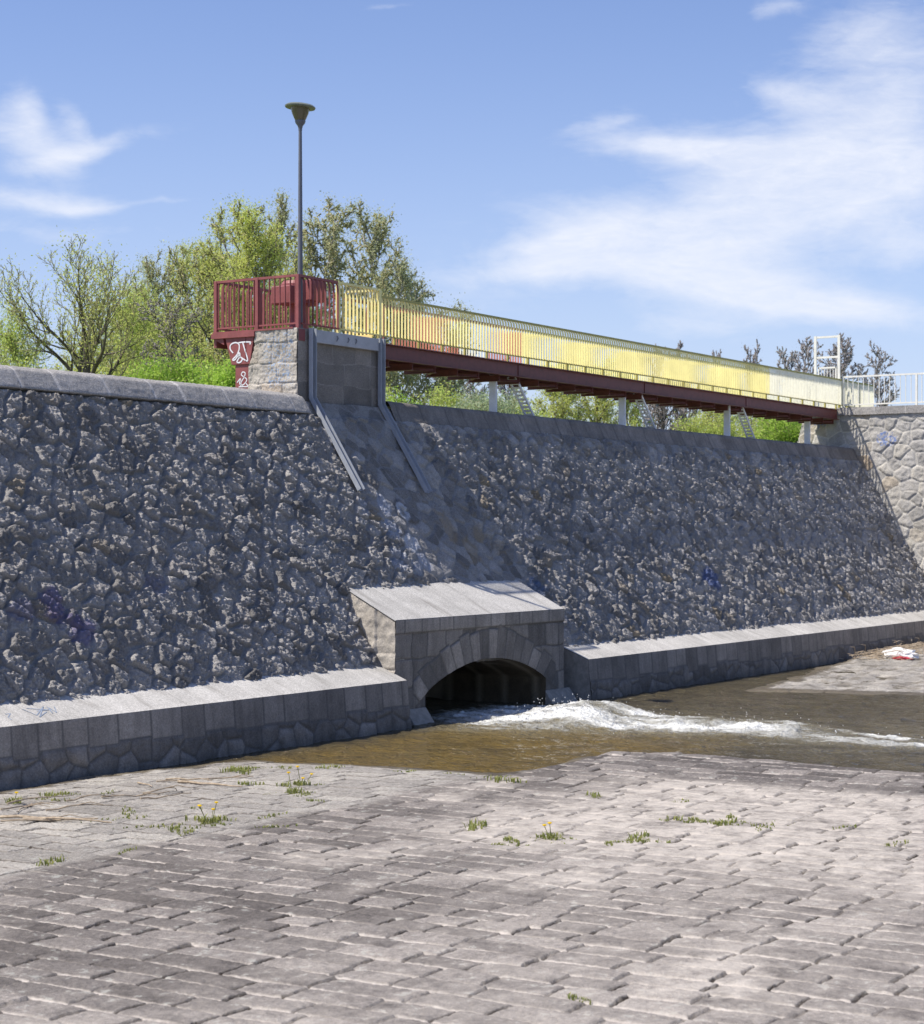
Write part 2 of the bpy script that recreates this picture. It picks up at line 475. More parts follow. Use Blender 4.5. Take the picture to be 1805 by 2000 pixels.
# ------------------------------------------------------------------ ground: stone paving of the river bed
SHORE = np.array([(-40, 17.35), (17.0, 17.62), (19.2, 17.52), (21.2, 17.0), (21.75, 14.7), (21.8, 13.2), (22.9, 12.95), (24.35, 13.1), (24.75, 11.5), (24.3, 8.3), (24.2, -60),
                  (37.3, -60), (37.4, 8), (37.6, 13.0), (36.9, 16.0), (39.6, 16.4), (41.4, 16.7), (43.5, 17.2), (46.0, 17.6), (47, 19.5), (-40, 19.5)])
def shore_sd(u, w):
    """distance to the water's edge, positive on land"""
    d = np.full(u.shape, 1e9); ins = np.zeros(u.shape, bool)
    n = len(SHORE)
    for i in range(n):
        ax, ay = SHORE[i]; bx, by = SHORE[(i+1) % n]
        ex, ey = bx-ax, by-ay
        t = np.clip(((u-ax)*ex + (w-ay)*ey) / (ex*ex+ey*ey), 0, 1)
        d = np.minimum(d, np.hypot(u-ax-t*ex, w-ay-t*ey))
        c = ((ay > w) != (by > w)) & (u < (bx-ax) * (w-ay) / ((by-ay) if by != ay else 1e-9) + ax)
        ins ^= c
    return np.where(ins, -d, d)

ROWS = [-45.0]
_r = np.random.default_rng(3)
while ROWS[-1] < 75: ROWS.append(ROWS[-1] + _r.uniform(.29, .37))

def ground(u, w, fine=True):
    wu = u + .030 * fbm(u*.8, w*.8, 2, 11) + .012 * fbm(u*6, w*6, 3, 12)
    ww = w + .04 * fbm(u*1.3, w*1.3, 2, 13) + .018 * fbm(u*6, w*6, 3, 14)
    de, db, lp, lq, r1, r2 = courses(ww, wu, ROWS,  .42, .82, 5, -62, 24)
    sd = shore_sd(u + .12*gnoise(u*1.5, w*1.5, 31), w + .12*gnoise(u*1.5, w*1.5, 32))
    kind = sst(12.95, 13.25, w + .25*gnoise(u*.9, w*.9, 21))                 # 0 purple setts, 1 pale slabs
    far = sst(30, 36, u)
    kind = np.maximum(kind, far)
    # lie of the ground
    z = np.where(sd > 0, .035 + .045 * sst(0, 1.2, sd), .035 - .40 * sst(0, 1.6, -sd))
    hum = (1 - kind) * sst(0, .35, sd) * np.exp(-np.maximum(sd - .35, 0) / 1.6)
    z = z + .11 * hum * sst(20.5, 23, u)
    z = z * (1 - far) + far * np.where(sd > 0, .020 + .085*fbm(u*1.0, w*1.9, 4, 33) + .03 * sst(1.0, 5, sd) + .07 * sst(44, 48, u) * sst(15.5, 17, w), z)
    rnd = (.055 * (1 - kind) + .035 * kind)
    e = np.minimum(de, db * 1.05)
    m = sst(.004, .013 + .004*(1-kind), e + .008 * fbm(u*13, w*13, 4, 15, .65))
    dep = .028 * (1 - kind) + .026 * kind
    crown = (.004*(1-kind) + .003*kind) * (1 - np.clip(lp**4, 0, 1)) + (.005*(1-kind)) * (1 - np.clip(lq**4, 0, 1))
    tilt = (-.012 * (1-kind) - .007*kind) * (r1 - .25) * lp + .008 * (r2 - .5) * lq
    surf = .007 * fbm(u*5, w*5, 3, 16) + .008 * fbm(u*18, w*18, 3, 17, .6)
    step = (r2 - .5) * (.009 * (1-kind) + .008 * kind)
    # sand fills the bed joints, the end joints stay open on the shaded side
    endj = de < db
    fill = np.where(endj, .15 + .35 * hsh(np.floor(u*2).astype(np.int64), np.floor(w*2).astype(np.int64), 9), .62)
    sandn = sst(-.15, .35, fbm(u*.35, w*.35, 3, 18) + .25)
    fill = np.clip(fill + .25 * (sandn - .5), 0, .95) * (1 - kind*.35)
    h = m * (crown + tilt + surf + step) - (1 - m) * dep * (1 - fill)
    joint = (1 - sst(.006, .019, e + .010 * fbm(u*9, w*9, 3, 19))) * np.where(endj, np.clip(fill*1.2 - .1, 0, 1), np.clip(.35 + fill, 0, 1) * (.35 + .65*sst(-.35, .15, fbm(u*1.3, w*1.3, 3, 29)))) * (1 - .55*kind)
    dark_gap_shade = np.where(endj & (kind < .5), 1 - sst(.009, .020, e), 1 - sst(.007, .020, e)) * np.clip(np.where(endj, 1.25 - 1.5*fill, 0) * (1-kind) + (.72 + .28*sst(.0, .3, fbm(u*.8, w*.8, 3, 23))) * kind * (1 - .8*sst(30, 36, u)), 0, 1)  # painted shade in open end joints, dark joints between pale slabs
    band = sst(15.5, 17.5, u) * (1 - sst(22.0, 22.8, u)) * sst(12.2, 10.5, w)
    corner = sst(.25, .55, fbm(u*.3+4, w*.45, 3, 24) + .12)
    dust = (1 - kind) * np.clip(.13 + .72 * band + .45 * corner * (1 - band), 0, .85) * (1 - .8*hum*sst(21.5, 22.6, u)) + kind * .18
    right = sst(10.5, 7.0, w) * (1 - kind)
    dust = np.clip(dust + .30 * right * (1 - band), 0, .85) * (1 - .75*sst(21.9, 22.5, u)*(1-kind)*(1-far))
    wet = 1 - sst(-.02, .13, sd + .12 * gnoise(u*3, w*3, 25))
    wet = np.maximum(wet, far * sst(.05, .3, fbm(u*1.2, w*2.4, 3, 27)) * .55 * (1 - sst(2, 7, sd)))
    tone = np.clip(.10 + .85*r1 + .25 * fbm(u*.5, w*.5, 2, 26), 0, 1)
    return z + h, dict(tone=tone, joint=joint, kindmix=kind, dust=dust, dark_joint_shade=np.clip(dark_gap_shade, 0, 1), wet=wet)

def ground_z(u, w):
    z, _ = ground(np.array([float(u)]), np.array([float(w)]))
    return float(z[0])

def wedge(u, w, mar):
    d = CS*u + SN*w; a = SN*u - CS*w
    return (np.abs(a) < .245 * d + mar) & (d > 11.2)
GV, GF, GA, off = [], [], [], 0
for (u0, u1, w0, w1, r) in ((6.5, 15.6, 2.5, 18.0, .0125), (15.58, 26.2, 2.5, 18.3, .019), (26.15, 54.5, 6, 18.3, .04)):
    nu = int((u1-u0)/r)+1; nw = int((w1-w0)/r)+1
    uu, ww = np.meshgrid(np.linspace(u0, u1, nu), np.linspace(w0, w1, nw), indexing='ij')
    keep = wedge((uu[:-1, :-1]+uu[1:, 1:])/2, (ww[:-1, :-1]+ww[1:, 1:])/2, 1.2)
    q = grid_idx(nu, nw, keep)
    P2 = np.stack([uu.ravel(), ww.ravel()], 1)
    P2, q, _ = compact(P2, q, {})
    z, at = ground(P2[:, 0], P2[:, 1])
    GV.append(np.column_stack([P2, z])); GF.append(q + off); GA.append(at); off += len(P2)
# the same paving further out, outside the picture
near = lambda u, w: (u > 2) & (u < 40) & (w > -5)
for (r, ua, ub, wa, wb, kf) in ((.045, 1.9, 40.1, -5.1, 19, lambda u, w: ~wedge(u, w, .9) & near(u, w)), (.2, -22, 62, -22, 19, lambda u, w: ~wedge(u, w, .9) & ~near(u, w))):
    uu, ww = np.meshgrid(np.arange(ua, ub, r), np.arange(wa, wb, r), indexing='ij')
    keep = kf((uu[:-1, :-1]+uu[1:, 1:])/2, (ww[:-1, :-1]+ww[1:, 1:])/2)
    q = grid_idx(*uu.shape, keep); P2 = np.stack([uu.ravel(), ww.ravel()], 1); P2, q, _ = compact(P2, q, {})
    z, at = ground(P2[:, 0], P2[:, 1])
    GV.append(np.column_stack([P2, z - .012])); GF.append(q + off); GA.append(at); off += len(P2)
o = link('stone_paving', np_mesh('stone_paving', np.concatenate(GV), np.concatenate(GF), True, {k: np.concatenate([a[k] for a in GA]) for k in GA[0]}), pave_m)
tag(o, kind='structure')
# land far around, below everything that shows
o = MB().box((-400, -400, -3.2), (400, 400, -3.0)).build('ground', bank_m); tag(o, kind='structure')
o = MB().prism([(-60, 22.4, 5.35), (-60, 300, 6.5), (-60, 300, -3), (-60, 22.4, -3)], (118, 0, 0)).build('bank', bank_m); tag(o, kind='structure')
o = MB().box((57.6, -60, -2.9), (300, 22.4, 6.7)).build('bank', bank_m); tag(o, kind='structure')

# ------------------------------------------------------------------ water
WLINE = [(25, 29.5, 1.7), (18.5, 29.4, 1.75), (16.8, 29.05, 1.9), (15.6, 28.9, 1.6), (14.6, 28.8, 1.2), (13.8, 28.75, .9), (12.75, 29.0, .68), (11.6, 28.75, .58), (10.9, 28.4, .52), (9.5, 28.3, .48), (7.0, 28.0, .42), (0, 27.5, .4), (-40, 27, .3)]
W2 = [(18, 30.9, .3), (16.8, 30.7, .5), (15.2, 30.5, .38), (13.2, 30.6, .34), (12, 30.0, .28), (10, 29.1, .25), (7, 29.2, .25), (-40, 29, .2)]
def lane(w, L):
    L = sorted(L); x = [l[0] for l in L]
    return np.interp(w, x, [l[1] for l in L]), np.interp(w, x, [l[2] for l in L])
def water(u, w):
    du = .35 * fbm(u*.5, w*.5, 3, 41); dv = .4 * fbm(u*.6, w*.6, 3, 42)
    c, hw = lane(w + dv, WLINE); a = np.exp(-((u + du*.6 - c) / hw)**2)
    c2, hw2 = lane(w + dv, W2); b = np.exp(-((u + du - c2) / hw2)**2)
    edge = sst(19.4, 18.2, w)
    far = np.clip(.72 + .28 * sst(9, 15, w), 0, 1)
    st = fbm(u*2.2, w*.9, 3, 43)
    fo = np.clip(a * (.86 + .55*st) * far + .66 * b * (.75 + .9*st), 0, 1) * (.25 + .75*edge)
    # spreading bubbles left of the mouth
    fo = np.clip(fo + .35 * np.exp(-((u-27.3)/.9)**2 - ((w-16.9)/.7)**2) * (.5 + st), 0, 1)
    fo = np.maximum(fo, .16 * np.exp(-((u-29.2)/2.6)**4) * sst(18.2, 16.5, w) * (.6 + st))
    z = .022 * fbm(u*1.0, w*.6, 3, 44) + .036 * fbm(u*2.6 + 1.0*du, w*1.7, 3, 45) + .020 * fbm(u*5.5, w*4.0, 2, 48)
    g = lambda cu, cw, su, sw, h: h * np.exp(-((u-cu)/su)**2 - ((w-cw)/sw)**2)
    z = z + g(30.3, 16.3, .85, .6, .22) + g(29.2, 16.7, .8, .5, .16) + g(28.6, 15.6, .7, .6, .14) + g(29.4, 13.9, .5, .8, .10) + g(29.3, 12.4, .5, .9, .10) + g(28.5, 10.8, .5, .8, .06)
    z = z + fo * (.06 * billow(u*1.9, w*1.0, 4, 46, .6) + .085 * np.maximum(0, fbm(u*5.5, w*3.5, 4, 47, .7)))
    calm = sst(0, 1.2, np.minimum(np.maximum(26.5-u, 0) + np.maximum(u-36, 0), 3))
    return z * (1 - .4*calm) - .004, dict(foam=fo, shallow=sst(29.5, 26.0, u + .6*st) * sst(11.5, 13.5, w) * sst(17.8, 16.8, w))
WV, WF, WA, off = [], [], [], 0
for (u0, u1, w0, w1, r, hole) in ((21.0, 36.0, 7.5, 19.2, .025, None), (35.98, 48.0, 7.5, 18.6, .06, None), (-30, 62, -30, 18.7, .3, (21.1, 47.9, 7.6, 18.9)), (27.2, 31.9, 19.15, 25, .08, None)):
    nu = int((u1-u0)/r)+1; nw = int((w1-w0)/r)+1
    uu, ww = np.meshgrid(np.linspace(u0, u1, nu), np.linspace(w0, w1, nw), indexing='ij')
    k = None
    if hole:
        uc = (uu[:-1, :-1]+uu[1:, 1:])/2; wc = (ww[:-1, :-1]+ww[1:, 1:])/2
        k = ~((uc > hole[0]+.1) & (uc < hole[1]-.1) & (wc > hole[2]+.1) & (wc < hole[3]))
    q = grid_idx(nu, nw, k); P2 = np.stack([uu.ravel(), ww.ravel()], 1)
    if k is not None: P2, q, _ = compact(P2, q, {})
    z, at = water(P2[:, 0], P2[:, 1])
    WV.append(np.column_stack([P2, z])); WF.append(q + off); WA.append(at); off += len(P2)
o = link('river_water', np_mesh('river_water', np.concatenate(WV), np.concatenate(WF), True, {k: np.concatenate([a[k] for a in WA]) for k in ('foam', 'shallow')}), water_m)
tag(o, kind='structure')

# spray thrown up along the white water
g = np.random.default_rng(77); mb = MB(); k = 0
while k < 420:
    u = g.uniform(26.8, 31.2); w = g.uniform(8.5, 17.6)
    z, at = water(np.array([u]), np.array([w])); f = float(at['foam'][0])
    if g.random() > f**2 * sst(7, 15, w): continue
    h_ = float(z[0]) + abs(g.normal(0, .07)) * (.5 + f); r = g.uniform(.003, .009) * (1 if g.random() < .9 else 1.8)
    c_ = Vector((u, w, h_)); x, y, q = Vector((r, 0, 0)), Vector((0, r, 0)), Vector((0, 0, r*1.5))
    mb.add([c_-x, c_+x, c_-y, c_+y, c_-q, c_+q], [(0, 2, 5), (2, 1, 5), (1, 3, 5), (3, 0, 5), (2, 0, 4), (1, 2, 4), (3, 1, 4), (0, 3, 4)]); k += 1
o = mb.build('water_spray', paint_mat('white_water_drops', (.85, .86, .86), .2, .02)); tag(o, kind='stuff')

# ------------------------------------------------------------------ the dam
K = .56                                            # batter of the face
def slope_w(z): return 21.2 - (5.75 - z) * K
SL = math.hypot(1, K)
Qd = (0, -K/SL, -1/SL); Nd = (0, -1/SL, K/SL)      # down the face, out of the face
dam = empty('masonry_dam', (29, 21.2, 0), 'sloping dam wall of rough grey rubble stones with rounded coping and dark joints', 'dam')

def paint_spots(u, z, spots):
    c = np.zeros((len(u), 4)); c[:, 3] = 0
    for (pu, pz, ru, rz, rgb, a, seed) in spots:
        d = np.hypot((u-pu)/ru, (z-pz)/rz) + .5 * fbm(u*6, z*6, 3, seed)
        k = a * (1 - sst(.6, 1.0, d))
        m = k > c[:, 3]
        c[m, :3] = rgb; c[:, 3] = np.maximum(c[:, 3], k)
    return c
BLUEW = (.52, .57, .68)
SPOTS = [(28.9, 3.75, .22, .25, BLUEW, .8, 1), (28.2, 3.7, .2, .2, BLUEW, .6, 2), (28.8, 3.3, .3, .22, BLUEW, .75, 3), (29.25, 3.05, .28, .22, (.75, .77, .82), .85, 4),
         (29.4, 2.72, .2, .2, BLUEW, .7, 5), (28.5, 2.75, .35, .25, BLUEW, .65, 6), (29.0, 2.6, .3, .15, BLUEW, .6, 7),
         (19.6, 2.2, .3, .3, (.10, .08, .30), .65, 8), (19.95, 1.85, .35, .25, (.12, .10, .34), .6, 9), (18.95, 2.15, .3, .2, (.14, .14, .32), .5, 10), (21.9, 2.45, .3, .2, (.18, .20, .36), .45, 11),
         (41.0, 2.15, .5, .3, (.05, .12, .36), .85, 12), (32.9, 2.15, .35, .22, (.10, .20, .40), .65, 13), (31.75, 3.2, .3, .2, (.42, .30, .14), .5, 14), (32.2, 2.95, .3, .2, (.42, .30, .14), .45, 15),
         (30.75, 3.3, .25, .35, (.40, .29, .15), .55, 16), (31.2, 2.9, .25, .3, (.40, .30, .16), .5, 17)]
def dam_face(u, s):
    z = 5.75 - s / SL
    wu = u + .17*fbm(u*.9, s*.9, 2, 51) + .018*fbm(u*9, s*9, 2, 52); ws = s + .15*fbm(u*.9, s*.9, 2, 53) + .018*fbm(u*9, s*9, 2, 54)
    cs = .31
    al = math.radians(38); pa, qa = wu*math.cos(al) + ws*math.sin(al), -wu*math.sin(al) + ws*math.cos(al)
    e, dx, dy, r1, r2 = voronoi(pa / (cs*1.08), qa / (cs*.86), 60, .9, .62)
    e = e * cs
    # dressed, flatter stones: the strip below the pier and the band under the crest
    lb = 28.05 + .50 * np.maximum(0, 4.6 - z) ; rb = 30.75 + .55 * np.maximum(0, 5.2 - z)
    strip = sst(lb - .1, lb + .1, u) * (1 - sst(rb - .2, rb + .4, u))
    band = (1 - sst(.35, .75, s + .15*gnoise(u*1.3, s*1.3, 55))) * sst(30, 31, u)
    fl = np.clip(np.maximum(strip, .75*band), 0, 1)
    rough = 1 - .62 * fl
    m = sst(.011, .042, e)
    amp = .75 + .55*hsh(np.floor(r1*911).astype(np.int64), np.floor(r2*877).astype(np.int64), 8)
    lump = .50 * billow(u*5.8 + 3*r1, s*5.8, 3, 61, .65) + .85 * fbm(u*12.5, s*12.5, 3, 62, .72)
    h = m * (.030 + .050*r1 + .12*(r2-.5)*dx + .11*(r1-.5)*dy) * (.35 + .65*rough)
    h = h + sst(.012, .06, e) * .062 * lump * rough * amp + .028 * fbm(u*26, s*26, 3, 63, .65) * (.25 + .75*rough*m)
    # raised mortar on the dressed strip
    h = h + fl * (1 - sst(.012, .03, e)) * .012
    cut = np.where(u < 29, sst(.40, .50, s), sst(.36, .44, s)); h = h*cut - np.where(u < 29.3, .05, .02)*(1-cut)
    tone = np.clip(.62*r2 + .36*hsh(np.floor(r1*997).astype(np.int64), np.floor(r2*991).astype(np.int64), 3)**1.0, 0, 1)
    tone = np.clip(tone - .22*fl, 0, 1)
    joint = 1 - sst(.012, .030, e)
    pc = paint_spots(u, z, SPOTS)
    # sprayed ring
    d = np.hypot((u-29.44)/.8, (z-3.62)) * 1.45 + .05*fbm(u*7, z*7, 2, 72)
    ring = (np.exp(-((d-.20)/.07)**2) * 1.0)
    dk = np.exp(-((d-.31)/.06)**2) * .8 * sst(-.4, .3, fbm(u*4, z*4, 2, 71) + (z-3.6))
    mk = ring > pc[:, 3]; pc[mk, :3] = (.66, .70, .76); pc[:, 3] = np.maximum(pc[:, 3], ring)
    mk = dk > pc[:, 3]; pc[mk, :3] = (.03, .035, .05); pc[:, 3] = np.maximum(pc[:, 3], dk)
    return h, dict(tone=tone, joint=joint*(.8 - .25*fl), paint=pc)
O0 = (0, slope_w(5.75), 5.75)
sB = 4.86 * SL
for (u0, u1, r) in ((2.0, 16.52, .045), (16.5, 29.02, .0165), (29.0, 55.6, .024)):
    panel('rubble_face', O0, (1, 0, 0), Qd, Nd, u0, u1, .10, sB, r, r*.95, dam_face, dam_m, dam)
# body behind the stone face
MB().prism([(2, 21.4, 5.55), (2, slope_w(.2)+.30, .1), (2, slope_w(.2)+.30, -1.5), (2, 22.35, -1.5), (2, 22.35, 5.6)], (25.3, 0, 0)).build('dam_body', concrete_m, dam)
MB().prism([(31.7, 21.4, 5.55), (31.7, slope_w(.2)+.30, .1), (31.7, slope_w(.2)+.30, -1.5), (31.7, 22.35, -1.5), (31.7, 22.35, 5.6)], (24.0, 0, 0)).build('dam_body', concrete_m, dam)
MB().prism([(27.3, 21.4, 5.55), (27.3, 19.8, 2.6), (27.3, 22.35, 2.6), (27.3, 22.35, 5.6)], (4.4, 0, 0)).build('dam_body', concrete_m, dam)

def coping(name, u0, u1, prof, lens, seed, mat, r=.03):
    """a row of coping stones swept along the crest, profile in (w, z)"""
    prof = np.array(prof, float); seg = np.hypot(*np.diff(prof, axis=0).T); t = np.concatenate([[0], np.cumsum(seg)])
    n = int(t[-1] / .022) + 1; tt = np.linspace(0, t[-1], n)
    pw = np.interp(tt, t, prof[:, 0]); pz = np.interp(tt, t, prof[:, 1])
    for _ in range(2):
        pw[1:-1] = (pw[:-2] + 2*pw[1:-1] + pw[2:]) / 4; pz[1:-1] = (pz[:-2] + 2*pz[1:-1] + pz[2:]) / 4
    dw = np.gradient(pw); dz = np.gradient(pz); L = np.hypot(dw, dz); nw, nz = -dz/L, dw/L
    nu = int((u1-u0)/r)+1
    uu, kk = np.meshgrid(np.linspace(u0, u1, nu), np.arange(n), indexing='ij'); u = uu.ravel(); k = kk.ravel(); T = tt[k]
    de, db, lp, lq, r1, r2 = courses(u + .03*gnoise(T*3, u*.2, 5), T*0 + .5, [0, 1], *lens, seed, u0, u1)
    e = de
    h = -.012 * (1 - sst(.004, .02, e)) + .010 * (r1 - .5) + .010 * fbm(u*9, T*9, 4, seed+1) + .006 * fbm(u*35, T*35, 2, seed+2)
    v = np.column_stack([u, pw[k] + nw[k]*h, pz[k] + nz[k]*h])
    return link(name, np_mesh(name, v, grid_idx(nu, n)[:, ::-1], True, dict(tone=np.clip(.3 + .35*r2, 0, 1), joint=.9*(1 - sst(.010, .028, e)))), mat, dam)
# rounded coping left of the pier, squarer crest stones on the right
coping('coping', 2.0, 27.88, [(slope_w(5.38)-.0, 5.38), (slope_w(5.40)-.10, 5.40), (21.00, 5.56), (21.10, 5.70), (21.26, 5.765), (21.5, 5.78), (22.4, 5.74)], (.7, 1.15), 81, cope_m)
coping('coping', 30.7, 55.55, [(slope_w(5.37)+.02, 5.37), (slope_w(5.39)-.012, 5.39), (slope_w(5.6)-.022, 5.6), (21.14, 5.735), (21.20, 5.79), (21.35, 5.81), (22.4, 5.78)], (.55, .95), 84, ashlar_m, .04)

# ------------------------------------------------------------------ toe ledges
def ledge_front(u, z):
    wz = z + .02*fbm(u*3, z*3, 2, 91)
    k1, _, _, _, ra, _ = courses(u, z*0+.5, [0, 1], .45, .68, 92, 0, 60)
    split = .36 + .16*(ra - .5)
    up = z > split
    e, dx, dy, r1, r2 = voronoi((u + .05*fbm(u*2, z*2, 2, 93)) / .42, (z+5) / .40, 94)
    e = np.where(up, np.minimum(k1, np.abs(z - split)), np.minimum(e*.40, np.abs(z - split) + .004))
    m = sst(.006, .026, e)
    h = m * np.where(up, .004 + .004*fbm(u*14, z*14, 3, 95), .016 + .03*r1*sst(0, .1, e) + .014*fbm(u*8, z*8, 3, 96)) + .003*fbm(u*30, z*30, 2, 97)
    t = np.where(up, .35 + .5*ra, .1 + .5*r1) - .25 * (1 - sst(-.02, .16, z + .05*fbm(u*3, z*3, 2, 98)))
    return h, dict(tone=np.clip(t, 0, 1), joint=.85*(1 - m))
def ledge_top(u, q):
    de, db, lp, lq, r1, r2 = courses(u, q*0+.5, [0, 1], .8, 1.25, 99, 0, 60)
    m = sst(.003, .012, de)
    return .0015*fbm(u*6, q*2, 3, 100) - .004*(1-m) + .003*(r1-.5), dict(tone=np.clip(.35 + .45*r2 + .5*fbm(u*6, q*.8, 3, 101), 0, 1), joint=np.clip(.8*(1-m) + .6*sst(.15, .5, fbm(u*5, q*1.1, 3, 102)), 0, 1))
FW, FZ, BW, BZ = 17.93, .79, 18.66, 1.08
tl = math.hypot(BW-FW, BZ-FZ); QT = (0, (BW-FW)/tl, (BZ-FZ)/tl); NT = (0, -(BZ-FZ)/tl, (BW-FW)/tl)
def ledge(u0, u1, label, r):
    L = empty('stone_ledge', ((u0+u1)/2, 17.95, 0), label, 'ledge')
    panel('top_slab', (0, FW, FZ), (1, 0, 0), QT, NT, u0, u1, 0, tl, r*1.5, r*1.5, ledge_top, slab_m, L)
    fl = math.hypot(.10, FZ+.4)
    panel('front_face', (0, FW-.066, 0), (1, .0, 0), (0, .10/(FZ+.4), 1), (0, -1, 0), u0, u1, -.4, FZ, r, r, lambda p, q: ((lambda h: (h[0]*sst(FZ, FZ-.03, q), h[1]))(ledge_front(p, q))), ashlar_m, L, flip=False)
    # ends and core
    MB().prism([(u0+.002, FW+.004, FZ-.006), (u0+.002, BW, BZ-.012), (u0+.002, BW+.4, BZ-.2), (u0+.002, BW, -1.2), (u0+.002, FW-.093, -1.2), (u0+.002, FW-.093, -.4)], (u1-u0-.004, 0, 0)).build('core', ashlar_plain, L)
    return L
ashlar_plain = paint_mat('plain_dressed_stone', (.28, .265, .24), .9, .3, scale=9)
ledge_l = ledge(2.0, 26.545, 'long pale granite ledge at the dam foot, left of the culvert', .02)
ledge(32.82, 55.45, 'pale granite ledge at the dam foot, right of the culvert, reaching the wing wall', .028)

def ribbon(name, lines, r, mat, parent):
    mb = MB()
    for ln in lines:
        for a, b in zip(ln[:-1], ln[1:]):
            mb.bar(a, b, r, .002, NT)
    return mb.build(name, mat, parent)
def lt_(u, w): return Vector((u, w, FZ + (w-FW)*(BZ-FZ)/(BW-FW) + .004))
ribbon('graffiti', [[lt_(*p) for p in L] for L in ([(18.14, 18.31), (18.21, 18.12), (18.53, 18.32), (18.21, 18.07), (18.45, 18.18)], [(18.58, 18.31), (18.5, 18.12), (18.59, 18.28), (18.58, 18.13), (18.7, 18.29)],
       [(18.32, 18.23), (18.53, 18.22), (18.22, 18.32)], [(17.76, 18.23), (17.85, 18.23), (17.73, 18.15), (17.72, 18.08)])], .012, paint_mat('faded_blue_spray', (.30, .36, .46), .8, .3), ledge_l)
# ------------------------------------------------------------------ culvert portal
cul = empty('culvert_portal', (29.4, 18.2, 0), 'projecting stone culvert mouth with segmental arch and sloping granite roof above the white water', 'culvert')
UC, HS, ZS, RISE = 29.55, 2.06, .50, .48
RA = (HS*HS + RISE*RISE) / (2*RISE); ZC = ZS + RISE - RA
def arch_z(u): return ZC + np.sqrt(np.maximum(RA*RA - (u-UC)**2, 0))
def in_open(u, z): return (np.abs(u-UC) < HS) & (z < arch_z(u))
def head_fix(u, z):
    dz = arch_z(u) - z; du = HS - np.abs(u-UC)
    ins = in_open(u, z)
    a = ins & (dz < .05) & (dz <= du); b = ins & ~a & (du < .05)
    z = np.where(a, arch_z(u), z); u = np.where(b, UC + np.sign(u-UC)*HS, u)
    return u, z
def head_face(u, z):
    qb = [-.6, .18, .62, 1.10, 1.55, 1.79]
    top_ = z > 1.55
    wq_ = np.where(top_, z, z + .05*fbm(u*1.7, z*1.7, 2, 110)); wq_ = np.where(top_, wq_, np.minimum(wq_, 1.549))
    de, db, lp, lq, r1, r2 = courses(u + np.where(top_, 0, .05*fbm(u*2, z*2, 2, 109)), wq_, qb, .42, .78, 111, 26, 33)
    e = np.minimum(de, db)
    # voussoirs: joints radiate from a raised centre
    rr = np.hypot(u-UC, z-ZC); th = np.arctan2(u-UC, z+1.35)
    w_ = th / .115; k = np.floor(w_); ev = (np.minimum(w_-k, 1-(w_-k))) * .115 * np.hypot(u-UC, z+1.35)
    thick = .42 + .16*np.exp(-((u-UC)/1.1)**2) + .10*(hsh(k.astype(np.int64), k.astype(np.int64)*0, 7)-.5)
    ring = (rr > RA - .02) & (rr < RA + thick) & (np.abs(u-UC) < HS + .38) & (z > ZS - .12 - .25*(np.abs(u-UC) > HS))
    rv = hsh(k.astype(np.int64), k.astype(np.int64)*0, 12)
    e2 = np.where(ring, np.minimum(ev, RA + thick - rr), np.minimum(e, np.where((np.abs(u-UC) < HS+.38), np.abs(rr - RA - thick), 9)))
    r1 = np.where(ring, rv, r1)
    m = sst(.005, .024, e2)
    top = z > 1.55
    h = m * (.006 + .016*r1 + .007*fbm(u*9, z*9, 3, 112)) * np.where(top, .4, 1) + np.where(ring, .012, 0) + np.where(top, .03, 0) + .003*fbm(u*34, z*34, 2, 113)
    t = np.where(top, .55 + .35*r1, .05 + .75*r1) - .3*(1 - sst(0, .3, z + .1*fbm(u*3, z*3, 2, 114)))
    return h, dict(tone=np.clip(t, 0, 1), joint=.9*(1-m))
UL, UR, WB = 26.56, 32.31, 18.2
panel('headwall', (0, WB, 0), (1, 0, 0), (0, 0, 1), (0, -1, 0), UL, UR, -.5, 1.785, .018, .018, head_face, ashlar_m, cul, keep=lambda p, q: ~in_open(p, q), fix=head_fix)
ZB, WK = 2.36, 19.32
tl2 = math.hypot(WK-WB+.03, ZB-1.77)
def roof(p, q):
    de, db, lp, lq, r1, r2 = courses(p, q, [-.1, .62, 1.4], 1.3, 2.2, 121, 26, 33)
    e = np.minimum(de, db); m = sst(.003, .012, e)
    st = fbm(p*3.2, q*.7, 4, 122)
    return -.003*(1-m) + .002*fbm(p*5, q*5, 3, 123), dict(tone=np.clip(.6 + .25*(r1-.5) + .5*st, 0, 1), joint=.55*(1-m) + .75*sst(.12, .5, fbm(p*4.5, q*.9, 3, 124)))
panel('roof_slab', (0, WB-.032, 1.772), (1, 0, 0), (0, (WK-WB+.03)/tl2, (ZB-1.772)/tl2), (0, -(ZB-1.772)/tl2, (WK-WB+.03)/tl2), UL-.015, UR+.015, 0, tl2, .03, .03, roof, slab_m, cul)
def side_face(p, q):
    de, db, lp, lq, r1, r2 = courses(p, q, [.3, .95, 1.22, 2.6], 1.4, 2.0, 131, 17.0, 20)
    e = np.minimum(np.maximum(de, .03), db); m = sst(.005, .03, e)
    return m*(.012 + .03*r1 + .025*fbm(p*7, q*7, 4, 132)) , dict(tone=np.clip(.3+.6*r1, 0, 1), joint=.5*(1-m), paint=np.zeros((len(p), 4)))
roofline = lambda w: 1.772 + (w-WB) * (ZB-1.772) / (WK-WB)
panel('side_wall', (UL, 0, 0), (0, 1, 0), (0, 0, 1), (-1, 0, 0), WB-.03, 19.4, .7, 2.4, .02, .02, side_face, warm_m, cul, keep=lambda p, q: q < roofline(p)-.008, fix=lambda p, q: (p, np.minimum(q, roofline(p)-.002)), flip=True)
